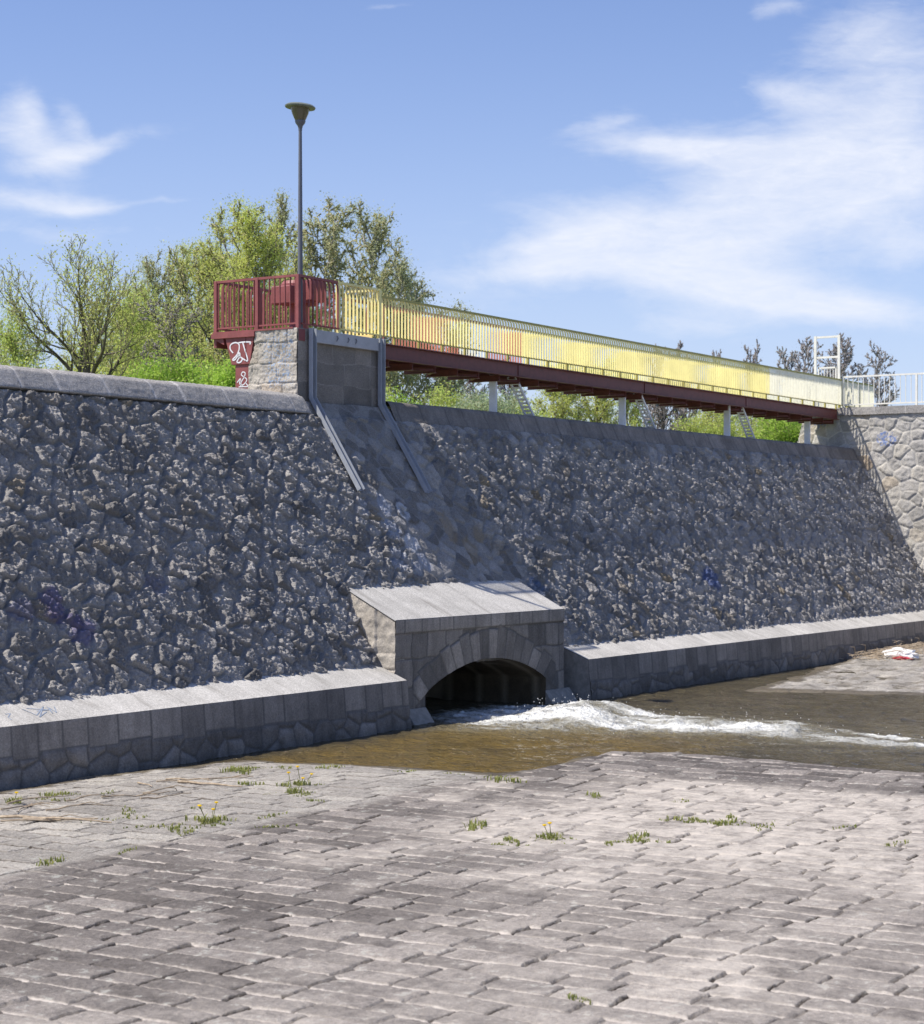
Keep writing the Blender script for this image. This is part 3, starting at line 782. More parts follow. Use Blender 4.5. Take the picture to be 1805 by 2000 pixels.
MB().prism([(UL+.003, WB-.004, -.5), (UL+.003, WB-.004, 1.766), (UL+.003, WK, ZB-.008), (UL+.003, WK+.2, -.5)], (.3, 0, 0)).build('side_wall_core', ashlar_plain, cul)
MB().prism([(UR, WB, -.5), (UR, WB, 1.765), (UR, WK, ZB-.01), (UR, WK+.2, -.5)], (-.25, 0, 0)).build('side_wall', ashlar_plain, cul)
# tunnel
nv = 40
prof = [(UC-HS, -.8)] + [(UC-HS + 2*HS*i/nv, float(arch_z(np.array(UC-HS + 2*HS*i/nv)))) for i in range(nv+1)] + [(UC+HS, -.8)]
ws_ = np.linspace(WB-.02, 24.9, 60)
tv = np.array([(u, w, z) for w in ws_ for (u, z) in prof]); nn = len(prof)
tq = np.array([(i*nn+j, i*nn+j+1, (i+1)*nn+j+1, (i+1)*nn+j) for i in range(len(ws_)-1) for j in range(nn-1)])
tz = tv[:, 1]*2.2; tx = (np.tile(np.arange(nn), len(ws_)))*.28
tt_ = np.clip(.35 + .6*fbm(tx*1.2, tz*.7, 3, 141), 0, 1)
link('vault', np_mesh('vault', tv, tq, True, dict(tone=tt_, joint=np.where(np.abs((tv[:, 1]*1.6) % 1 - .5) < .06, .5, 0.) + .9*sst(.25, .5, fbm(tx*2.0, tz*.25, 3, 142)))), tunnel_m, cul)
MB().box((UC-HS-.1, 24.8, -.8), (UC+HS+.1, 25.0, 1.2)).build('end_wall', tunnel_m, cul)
# splayed footings beside the opening
for s, u in ((-1, UC-HS), (1, UC+HS)):
    MB().prism([(u-.02*s, 18.19, .27), (u-.02*s, 17.78, -.3), (u-.02*s, 18.19, -.3)], (s*(.62 if s < 0 else .95), 0, 0)).build('footing', ashlar_plain, cul, bevel=.02)

# ------------------------------------------------------------------ pier, gate guides
pier = empty('stone_pier', (29.3, 21.8, 5.6), 'square granite block pier with blue scribbles, on the dam crest under the red platform', 'pier')
def pier_side(p, q):
    wq = q + .05*fbm(p*2.2, q*2.2, 2, 151)
    de, db, lp, lq, r1, r2 = courses(p + .03*fbm(p*4, q*4, 2, 150), wq, [5.4, 5.98, 6.34, 6.72, 7.1], .30, .66, 152, 21, 23)
    e = np.minimum(de, db); m = sst(.003, .022, e)
    h = m*(.008 + .022*r1 + .034*fbm(p*5, q*5, 4, 153, .6) + .012*fbm(p*18, q*18, 3, 154, .6))
    sc_ = fbm(p*9, q*9, 3, 155)
    a = (np.abs(sc_) < .055) * sst(.62, .35, np.abs(q-6.42)) * sst(21.3, 21.4, p) * sst(22.1, 21.9, p) * .75
    pc = np.zeros((len(p), 4)); pc[:, :3] = (.16, .34, .62); pc[:, 3] = a
    return h, dict(tone=r2, joint=.5*(1-m), paint=pc)
def pier_front(p, q):
    wq = q + .09*fbm(p*1.3, q*1.3, 2, 156)
    de, db, lp, lq, r1, r2 = courses(p + .02*fbm(p*2, q*2, 2, 157), wq, [5.4, 6.0, 6.42, 6.74, 7.0], .5, .95, 158, 27, 31)
    e = np.minimum(de, db); m = sst(.004, .014, e)
    return m*(.004 + .006*r1) + .006*(1-m) + .009*fbm(p*9, q*9, 3, 159), dict(tone=np.clip(.05+.85*r1, 0, 1), joint=.6*(1-m)*sst(-.3, .2, fbm(p*2, q*2, 2, 160)))
back = lambda q: np.interp(q, [5.6, 6.35, 6.6, 7.0], [22.38, 22.36, 22.24, 22.2])
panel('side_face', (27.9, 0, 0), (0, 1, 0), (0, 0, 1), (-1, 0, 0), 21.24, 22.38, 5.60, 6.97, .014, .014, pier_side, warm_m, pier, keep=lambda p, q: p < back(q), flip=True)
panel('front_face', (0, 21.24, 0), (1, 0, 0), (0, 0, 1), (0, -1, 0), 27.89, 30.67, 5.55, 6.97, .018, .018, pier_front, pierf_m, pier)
MB().box((27.915, 21.255, 5.3), (30.66, 22.19, 6.965)).box((27.93, 22.19, 5.3), (30.66, 22.35, 6.36)).build('core', ashlar_plain, pier)

gf = empty('sluice_gate_frame', (29.3, 21.1, 5.7), 'grey steel guide frame on the pier front, two channels bending onto the sloping wall', 'gate frame')
for uc in (28.22, 30.42):
    mb = MB()
    P0 = Vector((uc, 21.17, 6.98)); P1 = Vector((uc, 21.17, 5.70)); P2_ = Vector((uc, slope_w(4.0)-.14, 4.0))
    nrm = Vector(Nd)
    path = [P0, P1, P2_]
    for du, wd, off_, th_ in ((0, .135, 0, .012), (-.062, .012, .04, .08), (.062, .012, .04, .08)):
        v = []
        for i, p in enumerate(path):
            n_ = Vector((0, -1, 0)) if i == 0 else ((Vector((0, -1, 0)) + nrm).normalized() if i == 1 else nrm)
            for sx in (-1, 1):
                for sn in (-1, 1):
                    v.append(p + Vector((du + sx*wd/2, 0, 0)) + n_ * (off_ + sn*th_/2))
        f = []
        for i in range(2):
            b = i*4
            f += [(b, b+1, b+5, b+4), (b+1, b+3, b+7, b+5), (b+3, b+2, b+6, b+7), (b+2, b, b+4, b+6)]
        f += [(0, 2, 3, 1), (8, 9, 11, 10)]
        mb.add(v, f)
    g = mb.build('guide_channel', galv_m, gf)
    for t in np.linspace(.1, .95, 7):
        bo = MB()
        p = P1.lerp(P2_, t) + nrm*.008
        bo.lathe(p, [(.016, 0), (.016, .014), (.006, .02)], 8, Matrix.Rotation(math.atan2(1, K), 3, 'X') )
        bo.build('bolt', galv_m, g)
bm_ = MB().box((28.32, 21.13, 6.73), (30.32, 21.225, 6.965)).build('cross_beam', paint_mat('grey_painted_concrete', (.42, .43, .46), .6, .15), gf, bevel=.008)
for uu_ in (28.95, 29.3, 29.55):
    lg = MB(); lg.tube([(uu_, 21.12, 6.90), (uu_+.03, 21.115, 6.86), (uu_, 21.115, 6.82), (uu_-.01, 21.12, 6.80)], .008, 5)
    lg.build('lifting_hook', lampgrey_m, bm_)

# ------------------------------------------------------------------ footbridge
def rail_panel(parent, name, axis, c, a0, a1, zb, zt, step, mat, label=None, out=-1, bent=True, rail=None, stubs=None, posts=(), railw=.05, bw=.037, bt=.012):
    """a length of railing. axis 'u': runs along X at Y=c; axis 'w': runs along Y at X=c"""
    def P(a, o, z): return (a, c + o, z) if axis == 'u' else (c + o, a, z)
    mb = MB()
    n = max(1, int(round((a1-a0)/step)))
    ax = Vector((1, 0, 0)) if axis == 'u' else Vector((0, 1, 0))
    for i in range(n):
        a = a0 + (i+.5)*(a1-a0)/n
        if bent:
            pts = [P(a, out*.055, zb-.0), P(a, out*.055, zt-.17), P(a, out*.045, zt-.09), P(a, out*.012, zt-.045)]
        else:
            pts = [P(a, 0, zb), P(a, 0, zt-.02)]
        base = len(mb.v)
        dn = Vector((0, 1, 0)) if axis == 'u' else Vector((1, 0, 0))
        for p in pts:
            for sx, sy in ((-1, -1), (1, -1), (1, 1), (-1, 1)):
                mb.v.append(tuple(Vector(p) + ax*(sx*bt/2) + dn*(sy*bw/2)))
        for k in range(len(pts)-1):
            for j in range(4):
                j2 = (j+1) % 4
                mb.f.append((base+k*4+j, base+k*4+j2, base+k*4+4+j2, base+k*4+4+j))
        mb.f.append((base+3, base+2, base+1, base)); m4 = base+4*(len(pts)-1); mb.f.append((m4, m4+1, m4+2, m4+3))
    o = mb.build(name, mat, parent)
    if label: o['label'] = label
    r_ = MB()
    r_.bar(P(a0, 0, zt-.02), P(a1, 0, zt-.02), railw, .045)
    r_.build('top_rail', rail or mat, o)
    r_ = MB()
    r_.bar(P(a0, out*.03 if bent else 0, zb), P(a1, out*.03 if bent else 0, zb), .04, .03)
    r_.build('bottom_rail', rail or mat, o)
    for a in posts:
        q = MB(); q.box(tuple(Vector(P(a, 0, zb-.12)) - Vector((.035, .035, 0))), tuple(Vector(P(a, 0, zt-.001)) + Vector((.035, .035, 0)))); q.build('post', rail or mat, o, bevel=.004)
    if stubs:
        for a in stubs:
            q = MB(); q.box(tuple(Vector(P(a, 0, zb-.14)) - Vector((.025, .02, 0))), tuple(Vector(P(a, 0, zb-.012)) + Vector((.025, .02, 0)))); q.build('stub', rail or mat, o)
    return o

DW0, DW1 = 21.67, 22.47                            # front and rear edge of the deck
br = empty('footbridge', (43, 22.2, 6.9), 'long narrow steel footbridge with yellow and white railings and red girders above the dam', 'footbridge')
E0, E1 = 31.1, 55.36
def c_channel(w, face):
    mb = MB()
    mb.box((E0, w-.006, 6.68), (E1, w+.006, 6.955))
    mb.box((E0, min(w, w+face*.09), 6.955), (E1, max(w, w+face*.09), 6.97)); mb.box((E0, min(w, w+face*.09), 6.665), (E1, max(w, w+face*.09), 6.68))
    return mb
for w, f in ((DW0, -1), (DW1, 1)):
    g = c_channel(w, f).build('girder', girder_m, br)
    for u in (36.6, 42.7, 48.8):
        q = MB(); q.box((u-.16, min(w, w+f*.02), 6.70), (u+.16, max(w, w+f*.02), 6.94)); q.build('splice_plate', girder_m, g)
d = MB().box((E0, DW0+.02, 6.972), (E1+3.2, DW1-.02, 6.99)).build('deck', galv_m, br)
NB = 29
for i in range(NB):
    u = E0 + .35 + i*(E1-E0-.6)/(NB-1)
    mb = MB().box((u-.006, DW0+.01, 6.54), (u+.006, DW1-.01, 6.665)).box((u-.05, DW0+.01, 6.53), (u+.05, DW1-.01, 6.54)).box((u-.05, DW0+.01, 6.65), (u+.05, DW1-.01, 6.664))
    mb.build('cross_beam', girder_m, br)
mb = MB()
for i in range(NB-1):
    ua = E0 + .35 + i*(E1-E0-.6)/(NB-1); ub = ua + (E1-E0-.6)/(NB-1)
    a, b = (DW0+.05, DW1-.05) if i % 2 == 0 else (DW1-.05, DW0+.05)
    mb.bar((ua, a, 6.57), (ub, b, 6.57), .06, .008); mb.bar((ua, a, 6.595), (ub, b, 6.595), .008, .05)
mb.build('wind_bracing', girder_m, br)
stubs = [E0 + .5 + .875*i for i in range(29)]
def st(a, b): return [s for s in stubs if a < s < b]
SP = .115; ZT, ZBm = 7.91, 7.12
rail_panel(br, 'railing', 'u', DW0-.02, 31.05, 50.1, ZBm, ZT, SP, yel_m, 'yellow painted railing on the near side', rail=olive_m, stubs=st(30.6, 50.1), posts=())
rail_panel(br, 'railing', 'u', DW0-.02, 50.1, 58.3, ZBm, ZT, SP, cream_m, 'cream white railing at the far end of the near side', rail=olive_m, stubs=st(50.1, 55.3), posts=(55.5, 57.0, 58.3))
rail_panel(br, 'railing', 'u', DW1+.02, 31.05, 32.8, ZBm, ZT, .5, red_m, 'open red railing stretch with few bars on the rear side', out=1, stubs=st(30.6, 32.8))
rail_panel(br, 'railing', 'u', DW1+.02, 32.8, 35.4, ZBm, ZT, SP, coral_m, 'faded coral orange railing on the rear side', out=1, stubs=st(32.8, 35.4))
rail_panel(br, 'railing', 'u', DW1+.02, 35.4, 36.6, ZBm, ZT, SP, cream_m, 'short pale railing stretch on the rear side', out=1, rail=red_m, stubs=st(35.4, 36.6))
rail_panel(br, 'railing', 'u', DW1+.02, 36.6, 38.1, ZBm, ZT, SP, coral_m, 'faded coral orange railing on the rear side', out=1, stubs=st(36.6, 38.1))
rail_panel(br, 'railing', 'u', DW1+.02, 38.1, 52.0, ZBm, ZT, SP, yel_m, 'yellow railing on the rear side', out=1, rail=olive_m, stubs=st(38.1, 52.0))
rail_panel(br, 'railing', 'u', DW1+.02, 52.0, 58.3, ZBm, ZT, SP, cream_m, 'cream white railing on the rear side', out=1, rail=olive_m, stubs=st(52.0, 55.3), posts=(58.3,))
for i, u in enumerate((35.72, 41.75, 47.85, 53.5)):
    mb = MB().box((u-.035, 21.78, 5.80), (u-.025, 21.95, 6.68)).box((u-.025, 21.78, 5.80), (u+.03, 21.79, 6.68)).box((u-.025, 21.94, 5.80), (u+.03, 21.95, 6.68)).box((u-.10, 21.74, 5.78), (u+.10, 21.99, 5.80))
    mb.build('support_post', post_m, br)
    if i == 3:
        continue
    p = Vector((u+.76, 21.85, 6.68)); q = Vector((u+1.62, 21.85, 5.79)); d_ = (q-p).normalized(); sd_ = Vector((0, 1, 0)); nn_ = d_.cross(sd_)
    mb = MB(); fl_ = []
    for s in (-1, 1):
        mb.bar(p + sd_*s*.10, q + sd_*s*.10, .03, .05, nn_)
    nb = 11
    for k in range(nb):
        c_ = p.lerp(q, (k+.6)/nb) - nn_*.02
        mb.bar(c_ - sd_*.10, c_ + sd_*.10, .012, .05, d_)
    mb.build('lattice_strut', post_m, br)

# ------------------------------------------------------------------ red platform
pf = empty('steel_platform', (29.2, 22.2, 6.95), 'red steel platform with bar railings on the stone pier at the near bridge end', 'platform')
MB().box((27.86, 21.32, 6.955), (30.6, 23.2, 6.985)).build('deck_plate', red_m, pf)
MB().box((27.84, 22.2, 6.86), (27.90, 23.22, 6.952)).box((27.9, 23.14, 6.70), (30.6, 23.2, 6.952)).box((27.92, 21.22, 6.74), (28.10, 21.25, 6.955)).box((30.50, 21.20, 6.66), (30.64, 21.23, 6.955)).build('edge_beam', red_m, pf)
br_ = MB().prism([(27.88, 23.2, 6.86), (27.88, 22.96, 6.86), (27.88, 22.94, 6.74)], (.10, 0, 0)).build('bracket', red_m, pf)
rail_panel(pf, 'railing', 'w', 27.97, 21.28, 23.20, 7.06, 7.95, .117, red_m, None, bent=False, posts=(21.28, 22.22, 23.20), bt=.014, bw=.03)
rail_panel(pf, 'railing', 'u', 21.28, 28.02, 29.18, 7.06, 7.95, .125, red_m, None, bent=True)
rail_panel(pf, 'railing', 'u', 21.28, 29.22, 30.50, 7.06, 7.95, .118, yel_m, 'yellow railing section with red bottom rail', bent=True, posts=(29.2, 30.54))
rail_panel(pf, 'railing', 'u', 23.14, 27.95, 30.54, 7.06, 7.95, .125, red_m, None, out=1, posts=(29.2, 30.54))
gl = MB()
ga, gb = Vector((30.40, 21.34, 0)), Vector((30.28, 21.88, 0))
for i in range(8):
    p = ga.lerp(gb, i/7); gl.box((p.x-.008, p.y-.018, 7.02), (p.x+.008, p.y+.018, 7.90))
gl.bar((ga.x, ga.y, 7.91), (gb.x, gb.y, 7.91), .04, .04); gl.bar((ga.x, ga.y, 7.02), (gb.x, gb.y, 7.02), .04, .08)
gl.build('gate_leaf', yel_m, pf)
# sheet-steel box hanging behind the pier, sprayed with white tags
sb = MB().prism([(27.88, 22.94, 6.955), (27.88, 22.22, 6.955), (27.88, 22.33, 6.36), (27.88, 22.76, 6.36)], (1.1, 0, 0)).build('sheet_metal_box', red_m, pf, bevel=.006)
MB().box((27.87, 22.42, 6.40), (27.8795, 22.425, 6.95)).build('seam', paint_mat('dark_red_seam', (.12, .03, .03)), sb)
sc2 = MB().box((27.91, 22.36, 5.3), (28.9, 22.69, 6.36)).build('box_leg', red_m, pf)
def strokes(name, lines, parent, u, r=.013):
    mb = MB()
    for ln in lines:
        pts = [Vector((u, y, z)) for y, z in ln]
        # smooth
        out = []
        for i in range(len(pts)-1):
            p0 = pts[max(i-1, 0)]; p1 = pts[i]; p2 = pts[i+1]; p3 = pts[min(i+2, len(pts)-1)]
            for t in (0, .25, .5, .75):
                out.append(.5*((2*p1) + (p2-p0)*t + (2*p0-5*p1+4*p2-p3)*t*t + (3*p1-p0-3*p2+p3)*t**3))
        out.append(pts[-1])
        v = []; f = []
        for i, p in enumerate(out):
            d_ = (out[min(i+1, len(out)-1)] - out[max(i-1, 0)]).normalized(); n_ = Vector((0, -d_.z, d_.y)) * r
            v += [p - n_, p + n_]
        for i in range(len(out)-1): f.append((2*i, 2*i+1, 2*i+3, 2*i+2))
        mb.add(v, f)
    return mb.build(name, tagw_m, parent)
strokes('graffiti', [[(22.72, 6.58), (22.79, 6.66), (22.77, 6.74), (22.66, 6.77), (22.58, 6.73), (22.58, 6.63), (22.64, 6.53), (22.73, 6.46), (22.68, 6.45), (22.61, 6.52), (22.57, 6.58), (22.56, 6.51), (22.63, 6.41), (22.55, 6.40), (22.5, 6.45)],
    [(22.62, 6.56), (22.57, 6.51), (22.4, 6.42), (22.38, 6.46), (22.44, 6.62), (22.49, 6.76)], [(22.6, 6.76), (22.48, 6.77), (22.31, 6.76), (22.33, 6.72)]], sb, 27.874)
strokes('graffiti', [[(22.65, 6.03), (22.57, 6.1), (22.59, 6.01), (22.51, 5.98), (22.42, 6.07), (22.49, 6.13), (22.55, 6.17), (22.52, 6.22), (22.46, 6.2), (22.48, 6.13), (22.55, 6.04), (22.57, 5.96)], [(22.61, 5.95), (22.51, 5.95), (22.4, 5.95), (22.44, 6.01)]], sc2, 27.906, .010)

# hoist for the sluice
ho = empty('sluice_hoist', (29.0, 22.05, 6.985), 'red cast iron sluice hoist with round gearbox on a pedestal, inside the red platform railing', 'hoist')
hc = Vector((29.0, 22.05, 6.985))
MB().lathe(hc, [(.36, 0), (.36, .03), (.24, .05), (.20, .12), (.18, .16), (.175, .50), (.2, .56)], 28).build('pedestal', red_m, ho, True)
hd = MB().lathe(hc, [(.22, .54), (.37, .56), (.37, .63), (.345, .635), (.345, .74), (.37, .745), (.37, .80), (.34, .805), (.34, .93), (.30, .99), (.10, 1.01)], 20).build('gearbox', red_m, ho)
MB().box((28.52, 21.88, 7.52), (28.72, 22.34, 7.86)).build('motor_box', red_m, ho, bevel=.02)
MB().box((28.80, 21.60, 7.58), (29.25, 21.74, 7.98)).build('control_box', red_m, ho, bevel=.02)
for k in range(10):
    q = MB(); t = k*math.pi/5; q.lathe(hc + Vector((.33*math.cos(t), .33*math.sin(t), .03)), [(.02, 0), (.02, .03)], 6); q.build('bolt', red_m, ho)

# street lamp
lp_ = empty('street_lamp', (28.15, 21.37, 6.985), 'tall thin grey street lamp with bowl shade and tilted brim at the platform corner', 'street lamp')
lc = Vector((28.15, 21.37, 0))
MB().tube([lc+Vector((0, 0, 6.98)), lc+Vector((0, 0, 8.5)), lc+Vector((.0, .0, 10.66))], [.052, .045, .031], 14).build('pole', lampgrey_m, lp_, True)
MB().lathe(lc, [(.034, 10.60), (.036, 10.64), (.05, 10.69), (.085, 10.735), (.098, 10.77), (.098, 10.785)], 24).build('neck', lampgrey_m, lp_, True)
MB().lathe(lc, [(.092, 10.785), (.115, 10.83), (.15, 10.91), (.172, 10.99), (.176, 11.02)], 28).build('lamp_bowl', bowl_m, lp_, True)
Mt = Matrix.Rotation(math.radians(4.5), 3, Vector((CS, SN, 0)))
MB().lathe(lc + Vector((0, 0, 11.045)), [(.17, -.035), (.24, -.04), (.275, -.03), (.285, -.008), (.25, .022), (.15, .045), (.02, .052), (.012, .07)], 32, Mt).build('lamp_cap', cap_m, lp_, True)

# ------------------------------------------------------------------ wing wall with its fence and gate frame
ww_ = empty('wing_wall', (55.5, 18, 0), 'sunlit pale rubble wing wall of large stones with light mortar, closing the dam on the right', 'wall')
def wing_face(p, q):
    wp = p + .12*fbm(p*1.2, q*1.2, 2, 171); wq = q + .12*fbm(p*1.2, q*1.2, 2, 172)
    e, dx, dy, r1, r2 = voronoi(wp/.45, wq/.37, 173, .8)
    e = e*.41
    m = sst(.006, .035, e)
    h = m*(.012 + .03*r1 + .05*(r2-.5)*dx) + sst(.01, .07, e)*.045*fbm(p*5, q*5, 4, 174, .6) + .006*fbm(p*20, q*20, 2, 175)
    pc = np.zeros((len(p), 4)); sc_ = fbm(p*7, q*7, 3, 176)
    k = ((np.hypot((p-20.15)/.32, (q-6.05)/.22) < 1) | (np.hypot((p-22.3)/.25, (q-6.55)/.12) < 1)) & (np.abs(sc_) < .13)
    pc[:, :3] = (.06, .16, .48); pc[:, 3] = k*.85
    return h, dict(tone=r2, joint=.9*(1 - sst(.006, .018, e)), paint=pc)
end_w = lambda q: np.interp(q, [5.2, 6.0, 7.0], [23.6, 23.0, 22.75])
panel('wall_face', (55.5, 0, 0), (0, 1, 0), (0, 0, 1), (-1, 0, 0), 10.0, 23.6, -.4, 6.80, .03, .03, wing_face, wing_m, ww_, keep=lambda p, q: p < end_w(q), flip=True)
MB().box((55.53, 4, -2), (57.5, 22.7, 6.80)).build('core', concrete_m, ww_)
def cope2(p, q):
    de, db, lp, lq, r1, r2 = courses(p, q*0+.5, [0, 1], .8, 1.3, 181, 0, 25)
    m = sst(.004, .02, de)
    return .006*m + .012*fbm(p*8, q*8, 4, 182), dict(tone=r1, joint=.7*(1-m))
cp = panel('coping', (55.42, 0, 0), (0, 1, 0), (0, 0, 1), (-1, 0, 0), 4, 22.7, 6.80, 7.03, .03, .02, cope2, cope_m, ww_, flip=True)
MB().box((55.425, 4, 6.795), (56.2, 22.7, 7.022)).build('coping_core', ashlar_plain, ww_)
fe = empty('white_fence', (55.7, 18, 7.03), 'white steel bar fence standing on top of the pale wing wall', 'fence')
fz = lambda w: 7.03
mb = MB()
for k in range(int((21.5-3)/.165)):
    w = 21.45 - .165*k
    mb.box((55.69, w-.009, 7.14), (55.71, w+.009, 7.96))
mb.build('bars', white_m, fe)
MB().bar((55.7, 21.6, 7.98), (55.7, 3, 7.98), .05, .05).build('top_rail', white_m, fe)
MB().bar((55.7, 21.6, 7.13), (55.7, 3, 7.13), .04, .04).build('bottom_rail', white_m, fe)
for w in (21.6, 19.3, 17.0, 14.7, 12.4, 10.1, 7.8): MB().box((55.67, w-.03, 7.02), (55.73, w+.03, 8.005)).build('post', white_m, fe)
gp = empty('portal_gate', (55.62, 21.9, 6.99), 'tall white gate frame with small barred door at the far end of the footbridge', 'gate')
gw0, gw1 = 21.70, 22.46
fr = MB()
fr.box((55.58, gw0-.04, 6.995), (55.624, gw0+.04, 9.26)).box((55.58, gw1-.04, 6.995), (55.624, gw1+.04, 9.26))
fr.bar((55.62, gw0+.04, 9.22), (55.62, gw1-.04, 9.22), .06, .06).bar((55.62, gw0+.04, 8.60), (55.62, gw1-.04, 8.60), .05, .06)
fr.build('frame', white_m, gp)
q = MB()
q.bar((55.62, gw0+.09, 8.28), (55.62, gw1-.09, 8.28), .04, .05).bar((55.62, gw0+.09, 7.05), (55.62, gw1-.09, 7.05), .04, .05)
for w in (gw0+.1, gw1-.1): q.box((55.60, w-.02, 7.0), (55.622, w+.02, 8.305))
for k in range(1, 6): q.box((55.61, gw0+.1+k*(gw1-gw0-.2)/6-.008, 7.05), (55.621, gw0+.1+k*(gw1-gw0-.2)/6+.008, 8.28))
q.build('gate_leaf', white_m, gp)

# ------------------------------------------------------------------ weeds, sticks, litter
def tuft_mesh(name, n, h, r, seed, long=1.0):
    g = np.random.default_rng(seed)
    v = []; f = []
    for i in range(n):
        a = g.uniform(0, 6.28); rr = r*math.sqrt(g.random()); x, y = rr*math.cos(a)*1.0, rr*math.sin(a)*long
        hh = h*g.uniform(.45, 1.1); b = g.uniform(0, 6.28); le = hh*g.uniform(.3, 1.0); wd = g.uniform(.004, .009)
        px, py = -math.sin(b)*wd, math.cos(b)*wd; dx, dy = math.cos(b)*le, math.sin(b)*le
        k = len(v)
        v += [(x-px, y-py, -.02), (x+px, y+py, -.02), (x+dx*.4+px, y+dy*.4+py, hh*.65), (x+dx*.4-px, y+dy*.4-py, hh*.65), (x+dx, y+dy, hh), (x+dx+.001, y+dy, hh*.99)]
        f += [(k, k+1, k+2, k+3), (k+3, k+2, k+5, k+4)]
    me = bpy.data.meshes.new(name); me.from_pydata(v, [], f); me.materials.append(L_grass); me.update()
    return me
TM = [tuft_mesh('grass_tuft', n, h, r, s, l) for n, h, r, s, l in ((34, .045, .16, 1, .35), (26, .035, .22, 2, .22), (46, .055, .20, 3, .4), (24, .03, .07, 4, 2.6), (30, .03, .30, 5, .2))]
tpos = [(18.39, 14.48), (20.15, 16.3), (16.94, 16.53), (15.73, 14.14), (15.69, 13.74), (15.55, 13.3), (21.45, 13.75), (21.1, 15.52), (21.3, 14.42), (21.3, 13.05), (17.27, 9.19), (16.71, 10.07), (13.47, 13.21),
        (18.52, 14.03), (15.87, 14.6), (16.88, 10.11), (17.48, 9.16), (17.54, 10.95), (20.49, 9.95), (18.81, 6.76), (11.43, 6.32), (16.39, 12.76), (20.32, 11.03), (17.74, 9.05), (19.22, 8.31), (19.06, 9.38), (19.6, 7.58),
        (19.9, 16.1), (20.6, 15.9), (17.5, 16.2), (18.2, 13.6), (17.0, 13.3), (19.12, 8.95), (17.0, 14.4), (16.4, 14.9), (19.0, 15.2), (14.3, 13.0), (20.9, 12.6),
        (19.2, 8.75), (19.3, 8.6), (19.05, 9.1), (19.5, 8.85), (19.15, 9.25), (17.35, 9.75), (17.15, 9.95), (17.4, 9.95), (16.3, 13.5), (16.35, 13.65), (16.15, 13.42), (18.6, 14.25), (18.75, 14.1), (18.85, 14.35), (19.2, 14.7), (19.4, 14.5), (16.6, 16.45), (16.8, 16.5), (17.15, 16.5), (20.0, 16.2), (20.3, 16.3), (20.45, 16.15), (17.55, 9.1), (17.65, 8.95), (17.85, 9.15), (19.6, 8.2), (15.7, 13.95), (15.6, 13.5)]
for i, (u, w) in enumerate(tpos):
    o = bpy.data.objects.new('grass_tuft', TM[i % 5]); col.objects.link(o)
    s = .8 + .7*((i*37) % 10)/10
    o.location = (u, w, ground_z(u, w) - .005); o.rotation_euler = (0, 0, (i*1.3) % 3.1); o.scale = (s, s, s)
    tag(o, 'small tuft of green grass growing from a joint of the stone paving', 'grass tuft', 'grass tufts in the paving joints')
dlab = ['dandelion with two yellow heads in the sunny middle of the paving', 'dandelion clump with several yellow heads nearest the pale slabs on the left', 'dandelion beside driftwood near the river edge, upper left of the paving', 'low dandelion with small yellow head in front of the dam ledge', 'dandelion with yellow heads and wide grass between pale slabs', 'lone dandelion without open heads, right part of the paving']
for i, (u, w, heads) in enumerate([(17.24, 9.84, 2), (16.23, 13.55, 4), (19.3, 14.62, 2), (16.2, 16.5, 1), (18.7, 14.3, 2), (19.12, 8.8, 0)]):
    z = ground_z(u, w)
    t = empty('dandelion', (u, w, z), dlab[i], 'dandelion', 'dandelions in the paving')
    lv = tuft_mesh('leaf_rosette', 46, .075, .10, 20+i); o = bpy.data.objects.new('leaf_rosette', lv); col.objects.link(o); o.parent = t
    for k in range(heads):
        a = 1.1 + k*2.2 + i; x, y, hh = .09*math.cos(a), .13*math.sin(a), .13 + .05*((k*7+i) % 3)
        s_ = MB().tube([(x*.3, y*.3, 0), (x, y, hh)], .004, 5); so = s_.build('flower_stem', L_grass); so.parent = t
        h_ = MB().lathe((x, y, hh), [(.006, -.004), (.022, .004), (.024, .010), (.012, .016)], 9); fo_ = h_.build('flower_head', L_flower); fo_.parent = so
sticks = [((15.23, 15.72), (15.6, 14.45)), ((15.22, 15.39), (15.81, 14.81)), ((15.65, 16.15), (16.48, 16.0)), ((16.61, 16.04), (17.29, 15.78)), ((17.06, 15.9), (17.83, 15.53)), ((18.45, 16.32), (19.32, 15.71)), ((17.59, 15.73), (18.04, 15.63)), ((18.62, 16.05), (18.69, 15.03)), ((16.14, 16.15), (15.63, 15.81)), ((18.74, 16.33), (18.94, 15.73)), ((15.02, 15.5), (15.52, 14.84)), ((18.27, 16.42), (18.08, 16.0)), ((15.9, 15.7), (16.5, 15.3)), ((17.2, 15.4), (17.9, 15.2)), ((19.0, 15.9), (19.6, 15.6)), ((16.0, 16.4), (16.9, 16.3))]
for i, (a, b) in enumerate(sticks):
    n = 7; pts = []; g = np.random.default_rng(300+i)
    off2 = np.cumsum(g.normal(0, .018, (n, 2)), axis=0)
    for k in range(n):
        t = k/(n-1); u = a[0]+(b[0]-a[0])*t + off2[k, 0]; w = a[1]+(b[1]-a[1])*t + off2[k, 1]
        pts.append((u, w, ground_z(u, w) + .022 + .03*math.sin(t*3.1)*(i % 3 == 0)))
    rad = [.016*(1-.6*k/(n-1)) * (1.25 if i in (0, 1, 7) else .75) for k in range(n)]
    mb = MB().tube(pts, rad, 6)
    if i % 2 == 0:
        p = Vector(pts[3]); mb.tube([p, p+Vector((.12, -.10, .03)), p+Vector((.2, -.22, .0))], [.008, .006, .003], 5)
    o = mb.build('driftwood_stick', stick_m)
    tag(o, 'thin dry driftwood stick lying on the pale paving near the dam ledge', 'stick', 'driftwood sticks on the paving')
